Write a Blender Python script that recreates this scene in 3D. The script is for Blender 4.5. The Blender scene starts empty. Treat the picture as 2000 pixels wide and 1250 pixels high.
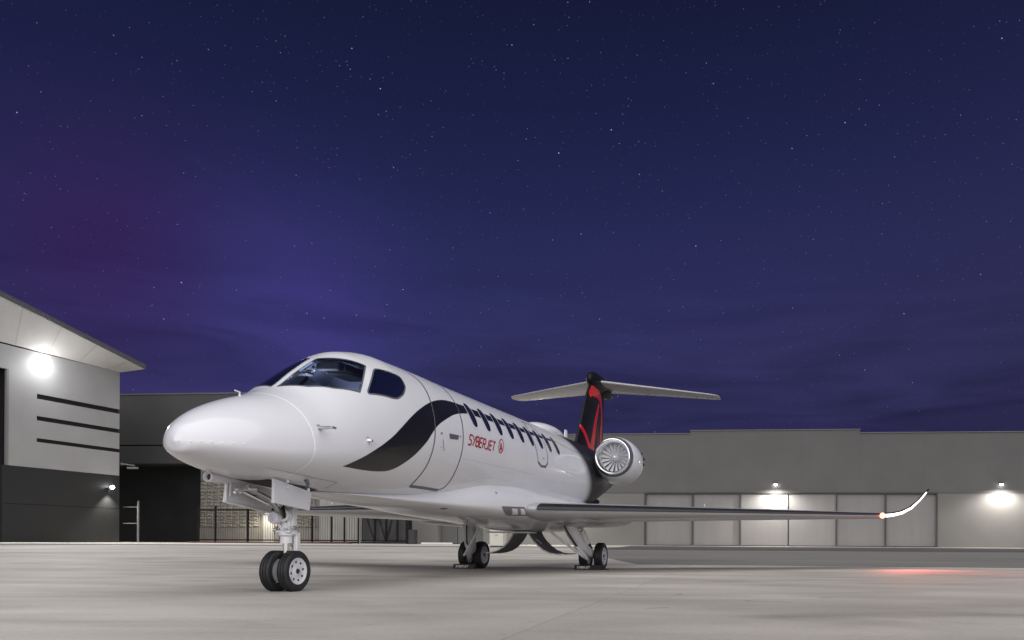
import bpy, math, random
import numpy as np
from mathutils import Vector, Matrix

random.seed(7)
SC = bpy.context.scene
COL = SC.collection

# ------------------------------------------------------------------ camera
YAW = math.atan(0.0955)
ROLL = 0.006
cd = bpy.data.cameras.new("camera")
cam = bpy.data.objects.new("camera", cd)
COL.objects.link(cam)
SC.camera = cam
cd.sensor_fit = 'HORIZONTAL'
cd.sensor_width = 36.0
cd.lens = 36.0 * 1560 / 2000
cd.clip_start = 0.05
cd.clip_end = 4000
cam.location = (5.196, -5.913, 0.507)
cam.rotation_euler = (Matrix.Rotation(YAW, 3, 'Z') @ Matrix.Rotation(math.pi / 2, 3, 'X') @ Matrix.Rotation(ROLL, 3, 'Z')).to_euler()
cd.shift_x = -(1448 - 1000) / 2000
cd.shift_y = (1059.1 - 625) / 2000

# ------------------------------------------------------------------ night sky
W = bpy.data.worlds.new("World")
SC.world = W
W.use_nodes = True


def build_world():
    nt = W.node_tree
    N, L = nt.nodes, nt.links
    bg = N['Background']
    tc = N.new('ShaderNodeTexCoord')
    sep = N.new('ShaderNodeSeparateXYZ')
    L.new(tc.outputs['Generated'], sep.inputs[0])
    ramp = N.new('ShaderNodeValToRGB')
    cr = ramp.color_ramp
    cr.interpolation = 'B_SPLINE'
    pts = [(0.0, (.017, .014, .052)), (.12, (.022, .020, .070)), (.22, (.034, .0335, .118)), (.34, (.0240, .0270, .104)),
           (.46, (.0120, .0155, .064)), (.58, (.0080, .0108, .038)), (1.0, (.005, .007, .026))]
    cr.elements[0].position, cr.elements[0].color = pts[0][0], pts[0][1] + (1,)
    cr.elements[1].position, cr.elements[1].color = pts[-1][0], pts[-1][1] + (1,)
    for p, c in pts[1:-1]:
        e = cr.elements.new(p)
        e.color = c + (1,)
    ax = N.new('ShaderNodeVectorMath')
    ax.operation = 'DOT_PRODUCT'
    L.new(tc.outputs['Generated'], ax.inputs[0])
    ax.inputs[1].default_value = (-.10, 0.0, 1.0)
    L.new(ax.outputs['Value'], ramp.inputs[0])

    def math_(op, a, b=None, c=None):
        n = N.new('ShaderNodeMath')
        n.operation = op
        for i, v in enumerate((a, b, c)):
            if v is None:
                continue
            if hasattr(v, 'links'):
                L.new(v, n.inputs[i])
            else:
                n.inputs[i].default_value = v
        return n.outputs[0]

    def mix(fac, a, b, mode='MIX'):
        n = N.new('ShaderNodeMix')
        n.data_type = 'RGBA'
        n.blend_type = mode
        L.new(fac, n.inputs[0]) if hasattr(fac, 'links') else setattr(n.inputs[0], 'default_value', fac)
        for s, v in ((n.inputs[6], a), (n.inputs[7], b)):
            if hasattr(v, 'links'):
                L.new(v, s)
            else:
                s.default_value = v
        return n.outputs[2]

    def blob(d, k):
        v = N.new('ShaderNodeVectorMath')
        v.operation = 'DOT_PRODUCT'
        L.new(tc.outputs['Generated'], v.inputs[0])
        v.inputs[1].default_value = Vector(d).normalized()
        return math_('POWER', math_('MAXIMUM', v.outputs['Value'], 0.0), k)

    # large soft purple clouds of airglow
    nz = N.new('ShaderNodeTexNoise')
    nz.inputs['Scale'].default_value = 2.2
    nz.inputs['Detail'].default_value = 3
    L.new(tc.outputs['Generated'], nz.inputs['Vector'])
    pf = math_('MULTIPLY', blob((-0.669, 0.694, 0.267), 170), math_('MULTIPLY', nz.outputs[0], 1.7))
    col = mix(pf, ramp.outputs[0], (.034, .0155, .088, 1))
    pf2 = math_('MULTIPLY', blob((-0.542, 0.802, 0.253), 220), math_('MULTIPLY', nz.outputs[0], 1.5))
    col = mix(pf2, col, (.046, .040, .200, 1))
    # right side greyer
    rf = math_('MULTIPLY', blob((.42, .9, .16), 10), .45)
    col = mix(rf, col, (.022, .020, .058, 1))
    # thin cloud streaks low down
    mp = N.new('ShaderNodeMapping')
    mp.inputs['Scale'].default_value = (1.6, 1.6, 11.0)
    mp.inputs['Rotation'].default_value = (0.0, .16, 0)
    L.new(tc.outputs['Generated'], mp.inputs[0])
    n2 = N.new('ShaderNodeTexNoise')
    n2.inputs['Scale'].default_value = 2.6
    n2.inputs['Detail'].default_value = 6
    n2.inputs['Distortion'].default_value = .6
    L.new(mp.outputs[0], n2.inputs['Vector'])
    mr = N.new('ShaderNodeMapRange')
    mr.inputs[1].default_value, mr.inputs[2].default_value = .38, .66
    mr.inputs[3].default_value, mr.inputs[4].default_value = 1.20, .74
    L.new(n2.outputs[0], mr.inputs[0])
    lo = N.new('ShaderNodeMapRange')
    lo.interpolation_type = 'SMOOTHSTEP'
    lo.inputs[1].default_value, lo.inputs[2].default_value = .36, .14
    L.new(sep.outputs['Z'], lo.inputs[0])
    cl = math_('ADD', 1.0, math_('MULTIPLY', lo.outputs[0], math_('SUBTRACT', mr.outputs[0], 1.0)))
    sc = N.new('ShaderNodeVectorMath')
    sc.operation = 'SCALE'
    L.new(col, sc.inputs[0])
    L.new(cl, sc.inputs['Scale'])
    col = sc.outputs[0]
    # stars
    starfade = N.new('ShaderNodeMapRange')
    starfade.inputs[1].default_value, starfade.inputs[2].default_value = .10, .42
    starfade.inputs[3].default_value, starfade.inputs[4].default_value = .30, 1.0
    L.new(sep.outputs['Z'], starfade.inputs[0])
    for scale, rad, gain in ((70.0, .050, 1.15), (140.0, .080, .50), (230.0, .13, .20)):
        v = N.new('ShaderNodeTexVoronoi')
        v.voronoi_dimensions = '3D'
        v.feature = 'F1'
        v.inputs['Scale'].default_value = scale
        L.new(tc.outputs['Generated'], v.inputs['Vector'])
        m = N.new('ShaderNodeMapRange')
        m.inputs[1].default_value, m.inputs[2].default_value = rad, rad * .35
        L.new(v.outputs['Distance'], m.inputs[0])
        cs = N.new('ShaderNodeSeparateColor')
        L.new(v.outputs['Color'], cs.inputs[0])
        br = math_('MULTIPLY', math_('MULTIPLY', m.outputs[0], math_('POWER', cs.outputs[0], 3.0)), gain)
        br = math_('MULTIPLY', br, starfade.outputs[0])
        col = mix(br, col, (.62, .62, .82, 1), 'ADD')
    L.new(col, bg.inputs['Color'])
    bg.inputs['Strength'].default_value = .92


build_world()

# ------------------------------------------------------------------ key light
sd = bpy.data.lights.new("key_sun", 'SUN')
sd.energy = 4.1
sd.angle = math.radians(115)
sd.color = (1.0, .98, .968)
sun = bpy.data.objects.new("key_sun", sd)
COL.objects.link(sun)
SUN_EL, SUN_AZ = math.radians(37), (.40, -.917)
sv = Vector((SUN_AZ[0] * math.cos(SUN_EL), SUN_AZ[1] * math.cos(SUN_EL), math.sin(SUN_EL)))
sun.rotation_euler = sv.to_track_quat('Z', 'Y').to_euler()
sun.location = (20, -40, 40)

vs = SC.view_settings
vs.view_transform = 'Standard'
vs.look = 'None'
vs.exposure = 0.10
vs.gamma = 1.0
vs.use_curve_mapping = False
SC.cycles.use_denoising = True
SC.cycles.max_bounces = 8
SC.cycles.transparent_max_bounces = 12
SC.cycles.sample_clamp_indirect = 4.0
SC.cycles.blur_glossy = 1.0
SC.cycles.caustics_reflective = False
SC.cycles.caustics_refractive = False


# ------------------------------------------------------------------ materials
def mat(name, color, rough=.5, metal=0.0, coat=0.0, var=.06, vscale=3.0, bump=0.0, bscale=40.0, emit=None, estr=0.0,
        stretch=None, rvar=0.0, spec=.5, coord='Object'):
    m = bpy.data.materials.new(name)
    m.use_nodes = True
    nt = m.node_tree
    N, L = nt.nodes, nt.links
    b = N['Principled BSDF']
    b.inputs['Roughness'].default_value = rough
    b.inputs['Metallic'].default_value = metal
    b.inputs['Coat Weight'].default_value = coat
    b.inputs['Coat Roughness'].default_value = .08
    b.inputs['Specular IOR Level'].default_value = spec
    if coord == 'Object':
        tc = N.new('ShaderNodeTexCoord')
        vec = tc.outputs['Object']
    else:
        tc = N.new('ShaderNodeNewGeometry')
        vec = tc.outputs['Position']
    if stretch:
        mp = N.new('ShaderNodeMapping')
        mp.inputs['Scale'].default_value = stretch
        L.new(vec, mp.inputs[0])
        vec = mp.outputs[0]
    nz = N.new('ShaderNodeTexNoise')
    nz.inputs['Scale'].default_value = vscale
    nz.inputs['Detail'].default_value = 6
    L.new(vec, nz.inputs['Vector'])
    mr = N.new('ShaderNodeMapRange')
    mr.inputs[1].default_value, mr.inputs[2].default_value = .3, .7
    mr.inputs[3].default_value, mr.inputs[4].default_value = 1 - var, 1 + var
    L.new(nz.outputs[0], mr.inputs[0])
    sc = N.new('ShaderNodeVectorMath')
    sc.operation = 'SCALE'
    sc.inputs[0].default_value = color
    L.new(mr.outputs[0], sc.inputs['Scale'])
    L.new(sc.outputs[0], b.inputs['Base Color'])
    if rvar:
        r2 = N.new('ShaderNodeMapRange')
        r2.inputs[1].default_value, r2.inputs[2].default_value = .3, .7
        r2.inputs[3].default_value, r2.inputs[4].default_value = rough - rvar, rough + rvar
        L.new(nz.outputs[0], r2.inputs[0])
        L.new(r2.outputs[0], b.inputs['Roughness'])
    if bump:
        n2 = N.new('ShaderNodeTexNoise')
        n2.inputs['Scale'].default_value = bscale
        n2.inputs['Detail'].default_value = 5
        L.new(vec, n2.inputs['Vector'])
        bp = N.new('ShaderNodeBump')
        bp.inputs['Strength'].default_value = bump
        bp.inputs['Distance'].default_value = .02
        L.new(n2.outputs[0], bp.inputs['Height'])
        L.new(bp.outputs[0], b.inputs['Normal'])
    if emit:
        b.inputs['Emission Color'].default_value = tuple(emit) + (1,)
        b.inputs['Emission Strength'].default_value = estr
    return m


def glass(name, tint, gloss=.03):
    m = bpy.data.materials.new(name)
    m.use_nodes = True
    nt = m.node_tree
    N, L = nt.nodes, nt.links
    N.remove(N['Principled BSDF'])
    tr = N.new('ShaderNodeBsdfTransparent')
    nz = N.new('ShaderNodeTexNoise')
    nz.inputs['Scale'].default_value = 2.0
    mr = N.new('ShaderNodeMapRange')
    mr.inputs[3].default_value, mr.inputs[4].default_value = .94, 1.04
    L.new(nz.outputs[0], mr.inputs[0])
    sc = N.new('ShaderNodeVectorMath')
    sc.operation = 'SCALE'
    sc.inputs[0].default_value = tint
    L.new(mr.outputs[0], sc.inputs['Scale'])
    L.new(sc.outputs[0], tr.inputs[0])
    gl = N.new('ShaderNodeBsdfGlossy')
    gl.inputs['Roughness'].default_value = gloss
    fr = N.new('ShaderNodeFresnel')
    fr.inputs[0].default_value = 1.6
    mx = N.new('ShaderNodeMixShader')
    L.new(fr.outputs[0], mx.inputs[0])
    L.new(tr.outputs[0], mx.inputs[1])
    L.new(gl.outputs[0], mx.inputs[2])
    L.new(mx.outputs[0], N['Material Output'].inputs[0])
    return m


M = dict(
    white=mat('white_aircraft_paint', (.67, .675, .715), .45, coat=.8, spec=.3, var=.015, vscale=1.2),
    fairing=mat('fairing_white_paint', (.67, .675, .71), .45, coat=.5, var=.02, vscale=1.5),
    black=mat('gloss_black_paint', (.008, .008, .010), .35, coat=0, var=.1, spec=.18),
    blackpaint=mat('black_stripe_paint', (.010, .010, .012), .35, coat=.25, spec=.35, var=.1),
    boot=mat('black_rubber_boot', (.010, .010, .014), .45, var=.2, vscale=6),
    seam=mat('grey_seal', (.10, .10, .12), .45, var=.1),
    seamlight=mat('pale_seam', (.85, .85, .87), .3, var=.02),
    red=mat('red_paint', (.58, .010, .016), .3, coat=.6, var=.08),
    textred=mat('red_lettering', (.33, .008, .018), .35, var=.05),
    dred=mat('dim_red_paint', (.075, .012, .016), .45, coat=0, var=.1),
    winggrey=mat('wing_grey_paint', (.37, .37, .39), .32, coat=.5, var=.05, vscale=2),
    polished=mat('polished_metal', (.82, .82, .84), .16, metal=1.0, var=.04, vscale=6),
    metal=mat('satin_metal', (.55, .55, .56), .35, metal=.9, var=.12, vscale=9),
    bladem=mat('fan_blade_metal', (.84, .85, .88), .40, metal=.15, var=.08, vscale=7),
    gear=mat('gear_white_paint', (.72, .72, .74), .38, var=.06, vscale=12),
    gearin=mat('gear_bay_grey', (.36, .36, .37), .5, var=.15, vscale=8),
    dark=mat('dark_recess', (.025, .025, .028), .6, var=.3, vscale=6),
    doorin=mat('dark_door_inside', (.16, .155, .165), .45, var=.2, vscale=5),
    tyre=mat('tyre_rubber', (.018, .018, .020), .55, var=.3, vscale=14, bump=.15, bscale=90),
    rim=mat('white_wheel_rim', (.68, .68, .72), .35, metal=.1, var=.08, vscale=20),
    lens=mat('clear_lamp_glass', (.55, .55, .62), .35, metal=.0, coat=.3, var=.25, vscale=30),
    cabin=mat('cockpit_lining', (.42, .44, .52), .7, var=.2, vscale=6),
    seat=mat('cockpit_seat_leather', (.03, .032, .045), .5, var=.2, vscale=8),
    glass=glass('cockpit_glass', (.80, .84, .90)),
    cabwin=mat('dark_cabin_glass', (.010, .011, .020), .05, coat=1, var=.2),
    led=mat('white_led_strip', (.9, .9, .92), .3, var=.02, emit=(1, .99, .98), estr=2.4),
    navred=mat('red_nav_lens', (.6, .02, .02), .2, var=.02, emit=(1.0, .16, .10), estr=9.0),
    lampwhite=mat('lit_lamp_lens', (.9, .9, .9), .3, var=.02, emit=(1, .99, .96), estr=30.0),
    lampflood=mat('lit_flood_lens', (.9, .9, .9), .3, var=.02, emit=(1, 1, 1), estr=60.0),
    chock=mat('black_chock_rubber', (.016, .016, .018), .6, var=.2, vscale=20),
    printwhite=mat('white_print', (.72, .72, .72), .5, var=.03),
    printgrey=mat('grey_print', (.22, .22, .25), .5, var=.05),
)

# ------------------------------------------------------------------ mesh helpers


def obj(name, V, F, m, parent=None, smooth=False, loc=None):
    me = bpy.data.meshes.new(name)
    V = np.asarray(V, float).reshape(-1, 3)
    me.from_pydata([tuple(v) for v in V], [], [tuple(int(i) for i in f) for f in F])
    ms = m if isinstance(m, (list, tuple)) else [m]
    for x in ms:
        me.materials.append(x)
    if smooth:
        me.polygons.foreach_set('use_smooth', [True] * len(me.polygons))
    me.update()
    o = bpy.data.objects.new(name, me)
    COL.objects.link(o)
    if parent:
        o.parent = parent
    if loc:
        o.location = loc
    return o


class MB:
    def __init__(s):
        s.V = []
        s.F = []

    def add(s, V, F):
        n = len(s.V)
        s.V += [tuple(v) for v in np.asarray(V, float).reshape(-1, 3)]
        s.F += [tuple(int(i) + n for i in f) for f in F]
        return s

    def box(s, a, b, M_=None):
        x0, y0, z0 = a
        x1, y1, z1 = b
        V = [(x0, y0, z0), (x1, y0, z0), (x1, y1, z0), (x0, y1, z0), (x0, y0, z1), (x1, y0, z1), (x1, y1, z1), (x0, y1, z1)]
        if M_ is not None:
            V = [tuple(M_ @ Vector(v)) for v in V]
        return s.add(V, [(0, 3, 2, 1), (4, 5, 6, 7), (0, 1, 5, 4), (1, 2, 6, 5), (2, 3, 7, 6), (3, 0, 4, 7)])

    def bbox(s, a, b, c=.01):
        """box with chamfered vertical and horizontal edges"""
        x0, y0, z0 = a
        x1, y1, z1 = b
        ring = [(x0 + c, y0), (x1 - c, y0), (x1, y0 + c), (x1, y1 - c), (x1 - c, y1), (x0 + c, y1), (x0, y1 - c), (x0, y0 + c)]
        cx, cy = (x0 + x1) / 2, (y0 + y1) / 2
        def sh(k):
            return [(cx + (x - cx) * (1 - k * c / max(abs(x1 - x0) / 2, 1e-4)), cy + (y - cy) * (1 - k * c / max(abs(y1 - y0) / 2, 1e-4))) for x, y in ring]
        V = [(x, y, z0) for x, y in sh(1)] + [(x, y, z0 + c) for x, y in ring] + [(x, y, z1 - c) for x, y in ring] + [(x, y, z1) for x, y in sh(1)]
        F = []
        for r in range(3):
            for i in range(8):
                j = (i + 1) % 8
                F.append((r * 8 + i, r * 8 + j, r * 8 + 8 + j, r * 8 + 8 + i))
        F.append(tuple(range(7, -1, -1)))
        F.append(tuple(range(24, 32)))
        return s.add(V, F)

    def tube(s, P, R, n=12, caps=True):
        P = [Vector(p) for p in P]
        if not hasattr(R, '__len__'):
            R = [R] * len(P)
        V, F = [], []
        up = None
        for i, p in enumerate(P):
            t = (P[min(i + 1, len(P) - 1)] - P[max(i - 1, 0)]).normalized()
            if up is None:
                up = Vector((0, 0, 1)) if abs(t.z) < .9 else Vector((1, 0, 0))
            a = (up - t * up.dot(t)).normalized()
            b = t.cross(a)
            up = a
            for k in range(n):
                q = 2 * math.pi * k / n
                V.append(p + (a * math.cos(q) + b * math.sin(q)) * R[i])
        for i in range(len(P) - 1):
            for k in range(n):
                l = (k + 1) % n
                F.append((i * n + k, i * n + l, i * n + n + l, i * n + n + k))
        if caps:
            F.append(tuple(range(n - 1, -1, -1)))
            F.append(tuple((len(P) - 1) * n + k for k in range(n)))
        return s.add(V, F)

    def lathe(s, prof, center, axis='Y', n=32, closed=False):
        """prof: list of (along, radius)"""
        V, F = [], []
        cx, cy, cz = center
        for a, r in prof:
            for k in range(n):
                q = 2 * math.pi * k / n
                u, w = r * math.cos(q), r * math.sin(q)
                V.append((cx + u, cy + a, cz + w) if axis == 'Y' else (cx + a, cy + u, cz + w) if axis == 'X' else (cx + u, cy + w, cz + a))
        m = len(prof)
        for i in range(m if closed else m - 1):
            j = (i + 1) % m
            for k in range(n):
                l = (k + 1) % n
                F.append((i * n + k, i * n + l, j * n + l, j * n + k))
        return s.add(V, F)

    def ell(s, c, r, n=24, m=12):
        V, F = [], []
        for i in range(m + 1):
            p = math.pi * i / m
            for k in range(n):
                q = 2 * math.pi * k / n
                V.append((c[0] + r[0] * math.sin(p) * math.cos(q), c[1] + r[1] * math.cos(p), c[2] + r[2] * math.sin(p) * math.sin(q)))
        for i in range(m):
            for k in range(n):
                l = (k + 1) % n
                F.append((i * n + k, i * n + l, (i + 1) * n + l, (i + 1) * n + k))
        return s.add(V, F)

    def build(s, name, m, parent=None, smooth=False, loc=None):
        o = obj(name, s.V, s.F, m, parent, smooth, loc)
        if smooth:
            me = o.data
            import bmesh
            bm = bmesh.new()
            bm.from_mesh(me)
            bmesh.ops.remove_doubles(bm, verts=bm.verts, dist=1e-5)
            bmesh.ops.recalc_face_normals(bm, faces=bm.faces)
            for e in bm.edges:
                if len(e.link_faces) == 2 and e.calc_face_angle(0) > math.radians(38):
                    e.smooth = False
            bm.to_mesh(me)
            bm.free()
        return o


def grid_faces(nr, nc, wrap=False):
    F = []
    for i in range(nr - 1):
        for k in range(nc if wrap else nc - 1):
            l = (k + 1) % nc
            F.append((i * nc + k, i * nc + l, (i + 1) * nc + l, (i + 1) * nc + k))
    return F


def thing(name, label, cat, loc=(0, 0, 0), group=None):
    o = bpy.data.objects.new(name, None)
    COL.objects.link(o)
    o.location = loc
    o.empty_display_size = .3
    o['label'] = label
    o['category'] = cat
    if group:
        o['group'] = group
    return o


def structure(o):
    o['kind'] = 'structure'
    return o


# ================================================================== GROUND
def concrete():
    m = bpy.data.materials.new('apron_concrete')
    m.use_nodes = True
    nt = m.node_tree
    N, L = nt.nodes, nt.links
    b = N['Principled BSDF']
    g = N.new('ShaderNodeNewGeometry')
    oi = N.new('ShaderNodeObjectInfo')

    def noise(scale, detail, stretch=(1, 1, 1), dist=0.0):
        mp = N.new('ShaderNodeMapping')
        mp.inputs['Scale'].default_value = stretch
        mp.inputs['Rotation'].default_value = (0, 0, math.radians(5))
        L.new(g.outputs['Position'], mp.inputs[0])
        n = N.new('ShaderNodeTexNoise')
        n.inputs['Scale'].default_value = scale
        n.inputs['Detail'].default_value = detail
        n.inputs['Distortion'].default_value = dist
        L.new(mp.outputs[0], n.inputs['Vector'])
        return n.outputs[0]

    def rng(v, a, b_, c, d):
        r = N.new('ShaderNodeMapRange')
        r.inputs[1].default_value, r.inputs[2].default_value, r.inputs[3].default_value, r.inputs[4].default_value = a, b_, c, d
        L.new(v, r.inputs[0])
        return r.outputs[0]

    def mul(a, b_):
        n = N.new('ShaderNodeMath')
        n.operation = 'MULTIPLY'
        L.new(a, n.inputs[0])
        L.new(b_, n.inputs[1])
        return n.outputs[0]
    big = rng(noise(.16, 4, (1, 1, 1), .5),   .3, .7, .72, 1.18)
    mid = rng(noise(1.0, 6, (.45, 1, 1), .8), .3, .7, .82, 1.13)
    fine = rng(noise(26, 4), .3, .7, .93, 1.07)
    sl = rng(oi.outputs['Random'], 0, 1, .94, 1.05)
    f = mul(mul(big, mid), mul(fine, sl))
    # a few darker stains
    st = rng(noise(.55, 3, (.5, 1.2, 1), 1.5), .56, .74, 1.0, .74)
    f = mul(f, st)
    f = mul(f, rng(noise(3.2, 2, (1, 1, 1), .4), .70, .78, 1.0, .72))
    f = mul(f, rng(noise(.30, 5, (.25, 1.6, 1), 2.0), .40, .72, 1.06, .86))
    sc = N.new('ShaderNodeVectorMath')
    sc.operation = 'SCALE'
    sc.inputs[0].default_value = (.45, .420, .378)
    L.new(f, sc.inputs['Scale'])
    L.new(sc.outputs[0], b.inputs['Base Color'])
    L.new(rng(noise(.8, 5, (.5, 1, 1)), .3, .7, .68, .86), b.inputs['Roughness'])
    bp = N.new('ShaderNodeBump')
    bp.inputs['Strength'].default_value = .25
    bp.inputs['Distance'].default_value = .006
    L.new(noise(18, 6), bp.inputs['Height'])
    L.new(bp.outputs[0], b.inputs['Normal'])
    return m


M['conc'] = concrete()
M['filler'] = mat('joint_sealant', (.12, .115, .11), .9, var=.3, vscale=2, coord='Position')
M['oldasphalt'] = mat('worn_grey_asphalt', (.17, .163, .155), .92, var=.16, vscale=.35, bump=.2, bscale=20, stretch=(.4, 1, 1), spec=.25, coord='Position')  # grey tone of the shade painted on the ground behind the wing
M['asphalt'] = mat('dark_asphalt', (.055, .052, .05), .95, var=.25, vscale=.4, coord='Position')  # deeper tone for the far part of the painted ground shade

apron = structure(obj('ground', [(-1500, -1500, -.014), (1500, -1500, -.014), (1500, 1500, -.014), (-1500, 1500, -.014)], [(0, 1, 2, 3)], M['conc']))
jf = structure(obj('joint_filler', [(-70, -25, -.008), (70, -25, -.008), (70, 64, -.008), (-70, 64, -.008)], [(0, 1, 2, 3)], M['filler']))
SL = 6.9
sm = None
ang = math.radians(4.9)
sa_, ca_ = math.sin(ang), math.cos(ang)
ox, oy = 3.30, 1.3        # a joint passes here, running away from the camera
for i in range(-7, 7):
    for j in range(-3, 8):
        lx, ly = i * SL, j * SL
        wx, wy = ox + lx * ca_ - ly * sa_, oy + lx * sa_ + ly * ca_
        if sm is None:
            g_ = .006
            mb = MB()
            c = .006
            V = [(g_, g_, -.03), (SL - g_, g_, -.03), (SL - g_, SL - g_, -.03), (g_, SL - g_, -.03),
                 (g_, g_, -c), (SL - g_, g_, -c), (SL - g_, SL - g_, -c), (g_, SL - g_, -c),
                 (g_ + c, g_ + c, 0), (SL - g_ - c, g_ + c, 0), (SL - g_ - c, SL - g_ - c, 0), (g_ + c, SL - g_ - c, 0)]
            F = []
            for r in (0, 4):
                for k in range(4):
                    l = (k + 1) % 4
                    F.append((r + k, r + l, r + 4 + l, r + 4 + k))
            F.append((8, 9, 10, 11))
            o = obj('concrete_slab', V, F, M['conc'], apron)
            sm = o.data
        else:
            o = bpy.data.objects.new('concrete_slab', sm)
            COL.objects.link(o)
            o.parent = apron
        o.location = (wx, wy, 0)
        o.rotation_euler = (0, 0, ang)

lane = structure(obj('taxi_lane', [(1.2, 11.6, .004), (90, 9.5, .004), (90, 42, .004), (-8.5, 42, .004), (-3.5, 24, .004)], [(0, 1, 2, 3, 4)], M['oldasphalt']))  # painted shade: dark sheet standing in for light fading behind and right of the jet
strip = structure(obj('asphalt_strip', [(-8.5, 42.05, .004), (90, 42.05, .004), (90, 88, .004), (-17, 88, .004)], [(0, 1, 2, 3)], M['asphalt']))  # darker sheet carrying the painted shade on towards the far hangar

# ================================================================== BUILDINGS
M['hwall'] = mat('hangar_wall_render', (.088, .086, .085), .75, var=.07, vscale=.25, bump=.1, bscale=6, coord='Position')
M['hwall2'] = mat('hangar_lower_wall', (.125, .121, .115), .75, var=.06, vscale=.3, bump=.1, bscale=6, coord='Position')
M['hdoor'] = mat('hangar_door_panel', (.175, .168, .165), .6, var=.05, vscale=.4, stretch=(2.5, 1, .4), coord='Position')
M['frame'] = mat('dark_frame', (.035, .033, .032), .6, var=.15)
M['lwall'] = mat('grey_cladding', (.29, .29, .292), .55, var=.05, vscale=.3, coord='Position')
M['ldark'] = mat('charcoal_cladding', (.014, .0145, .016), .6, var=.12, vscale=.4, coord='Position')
M['slot'] = mat('dark_slot_glass', (.012, .013, .015), .3, var=.2)
M['soffit'] = mat('pale_soffit', (.42, .41, .40), .6, var=.05, vscale=.4, coord='Position')
M['jointpale'] = mat('soffit_joint_trim', (.34, .332, .325), .6, var=.05)
M['fascia'] = mat('dark_fascia', (.07, .07, .078), .5, var=.1)
M['rupper'] = mat('dark_grey_render', (.046, .045, .046), .7, var=.12, vscale=.15, coord='Position')
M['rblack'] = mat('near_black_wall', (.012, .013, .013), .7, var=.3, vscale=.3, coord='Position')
M['stone'] = mat('split_face_block', (.165, .155, .135), .85, var=.22, vscale=2.6, bump=1.0, bscale=3.0, coord='Position')
M['stonebase'] = mat('smooth_plinth', (.13, .118, .108), .8, var=.1, vscale=1.0, coord='Position')
M['corr'] = mat('corrugated_panel', (.25, .242, .228), .5, var=.06, vscale=.5, coord='Position')
M['corrgrey'] = mat('grey_corrugated_panel', (.15, .157, .16), .5, var=.06, vscale=.5, coord='Position')
M['cream'] = mat('cream_painted_steel', (.60, .58, .50), .5, var=.05, vscale=2, coord='Position')
M['gatemesh'] = mat('dark_gate_mesh', (.016, .0155, .018), .6, var=.15, vscale=1, coord='Position')
M['galv'] = mat('galvanised_steel', (.13, .13, .13), .5, metal=.2, var=.1, vscale=3)
M['rail'] = mat('dark_painted_steel', (.012, .011, .010), .8, var=.2, spec=.1)
M['kerbred'] = mat('red_painted_kerb', (.07, .028, .026), .7, var=.2, vscale=1.0, coord='Position')
M['kerb'] = mat('pale_kerb', (.55, .53, .50), .7, var=.1, vscale=1.0, coord='Position')


def lamp(parent, name, P, nrm, w, h, power, spot=150, tilt=0.35, lens=None, color=(1, .96, .90), out=.5, lr=.12):
    """wall pack: housing, lit lens underneath and its own lamp"""
    nx, ny = nrm
    tx, ty = -ny, nx
    def P3(a, b, c):
        return (P[0] + tx * a + nx * b, P[1] + ty * a + ny * b, P[2] + c)
    V = [P3(-w, 0, 0), P3(w, 0, 0), P3(w, 0, h), P3(-w, 0, h), P3(-w * .8, out * .7, 0), P3(w * .8, out * .7, 0), P3(w * .7, out * .35, h), P3(-w * .7, out * .35, h)]
    o = obj(name, V, [(0, 1, 2, 3), (4, 7, 6, 5), (0, 4, 5, 1), (1, 5, 6, 2), (2, 6, 7, 3), (3, 7, 4, 0)], M['frame'], parent)
    V = [P3(-w * .75, .03, -.02), P3(w * .75, .03, -.02), P3(w * .75, out * .66, -.02), P3(-w * .75, out * .66, -.02),
         P3(-w * .6, .05, -.14), P3(w * .6, .05, -.14), P3(w * .6, out * .6, -.14), P3(-w * .6, out * .6, -.14)]
    obj('lamp_lens', V, [(0, 1, 2, 3), (4, 7, 6, 5), (0, 4, 5, 1), (1, 5, 6, 2), (2, 6, 7, 3), (3, 7, 4, 0)], lens or M['lampwhite'], o)
    ld = bpy.data.lights.new('lamp_glow', 'SPOT')
    ld.energy = power
    ld.color = color
    ld.spot_size = math.radians(spot)
    ld.spot_blend = .6
    ld.shadow_soft_size = lr
    lo = bpy.data.objects.new('lamp_glow', ld)
    COL.objects.link(lo)
    lo.location = P3(0, out + 1.0, -.1)
    d = Vector((nx * tilt, ny * tilt, -1))
    lo.rotation_euler = (-d).to_track_quat('Z', 'Y').to_euler()
    lo.parent = o
    return o


# ---- right hangar ---------------------------------------------------
rh = thing('hangar', 'long pale grey hangar with a row of wide sliding doors behind the wing', 'hangar', (-2, 100, 0))


def rel(root, mb):
    l = root.location
    mb.V = [(v[0] - l.x, v[1] - l.y, v[2] - l.z) for v in mb.V]
    return mb


for xa, xb, zt_ in ((-50.8, -11.9, 15.0), (-11.9, 10.67, 15.4), (10.67, 52, 14.95)):
    n_ = max(1, round((xb - xa) / 7.6))
    for k in range(n_):
        x0, x1 = xa + (xb - xa) * k / n_, xa + (xb - xa) * (k + 1) / n_
        rel(rh, MB().box((x0 + .003, 100.06, 7.08), (x1 - .003, 100.5, zt_))).build('wall_panel', M['hwall'], rh)
    rel(rh, MB().box((xa, 100.51, 7.08), (xb, 135, zt_ - .05))).build('upper_wall', M['hwall'], rh)
for a, b in ((-50.8, -47.1), (-40.6, -18.1), (20.75, 52)):
    rel(rh, MB().box((a, 100.02, 0), (b, 135, 7.02))).build('lower_wall', M['hwall2'], rh)
mb = MB().box((-50.8, 100.15, 7.02), (52, 134, 7.08)).box((-18.1, 100.6, 0), (20.75, 134, 7.02)).box((-47.1, 101.6, 0), (-40.6, 134, 7.02))
rel(rh, mb).build('shadow_gap', M['frame'], rh)
mb = MB()
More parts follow.
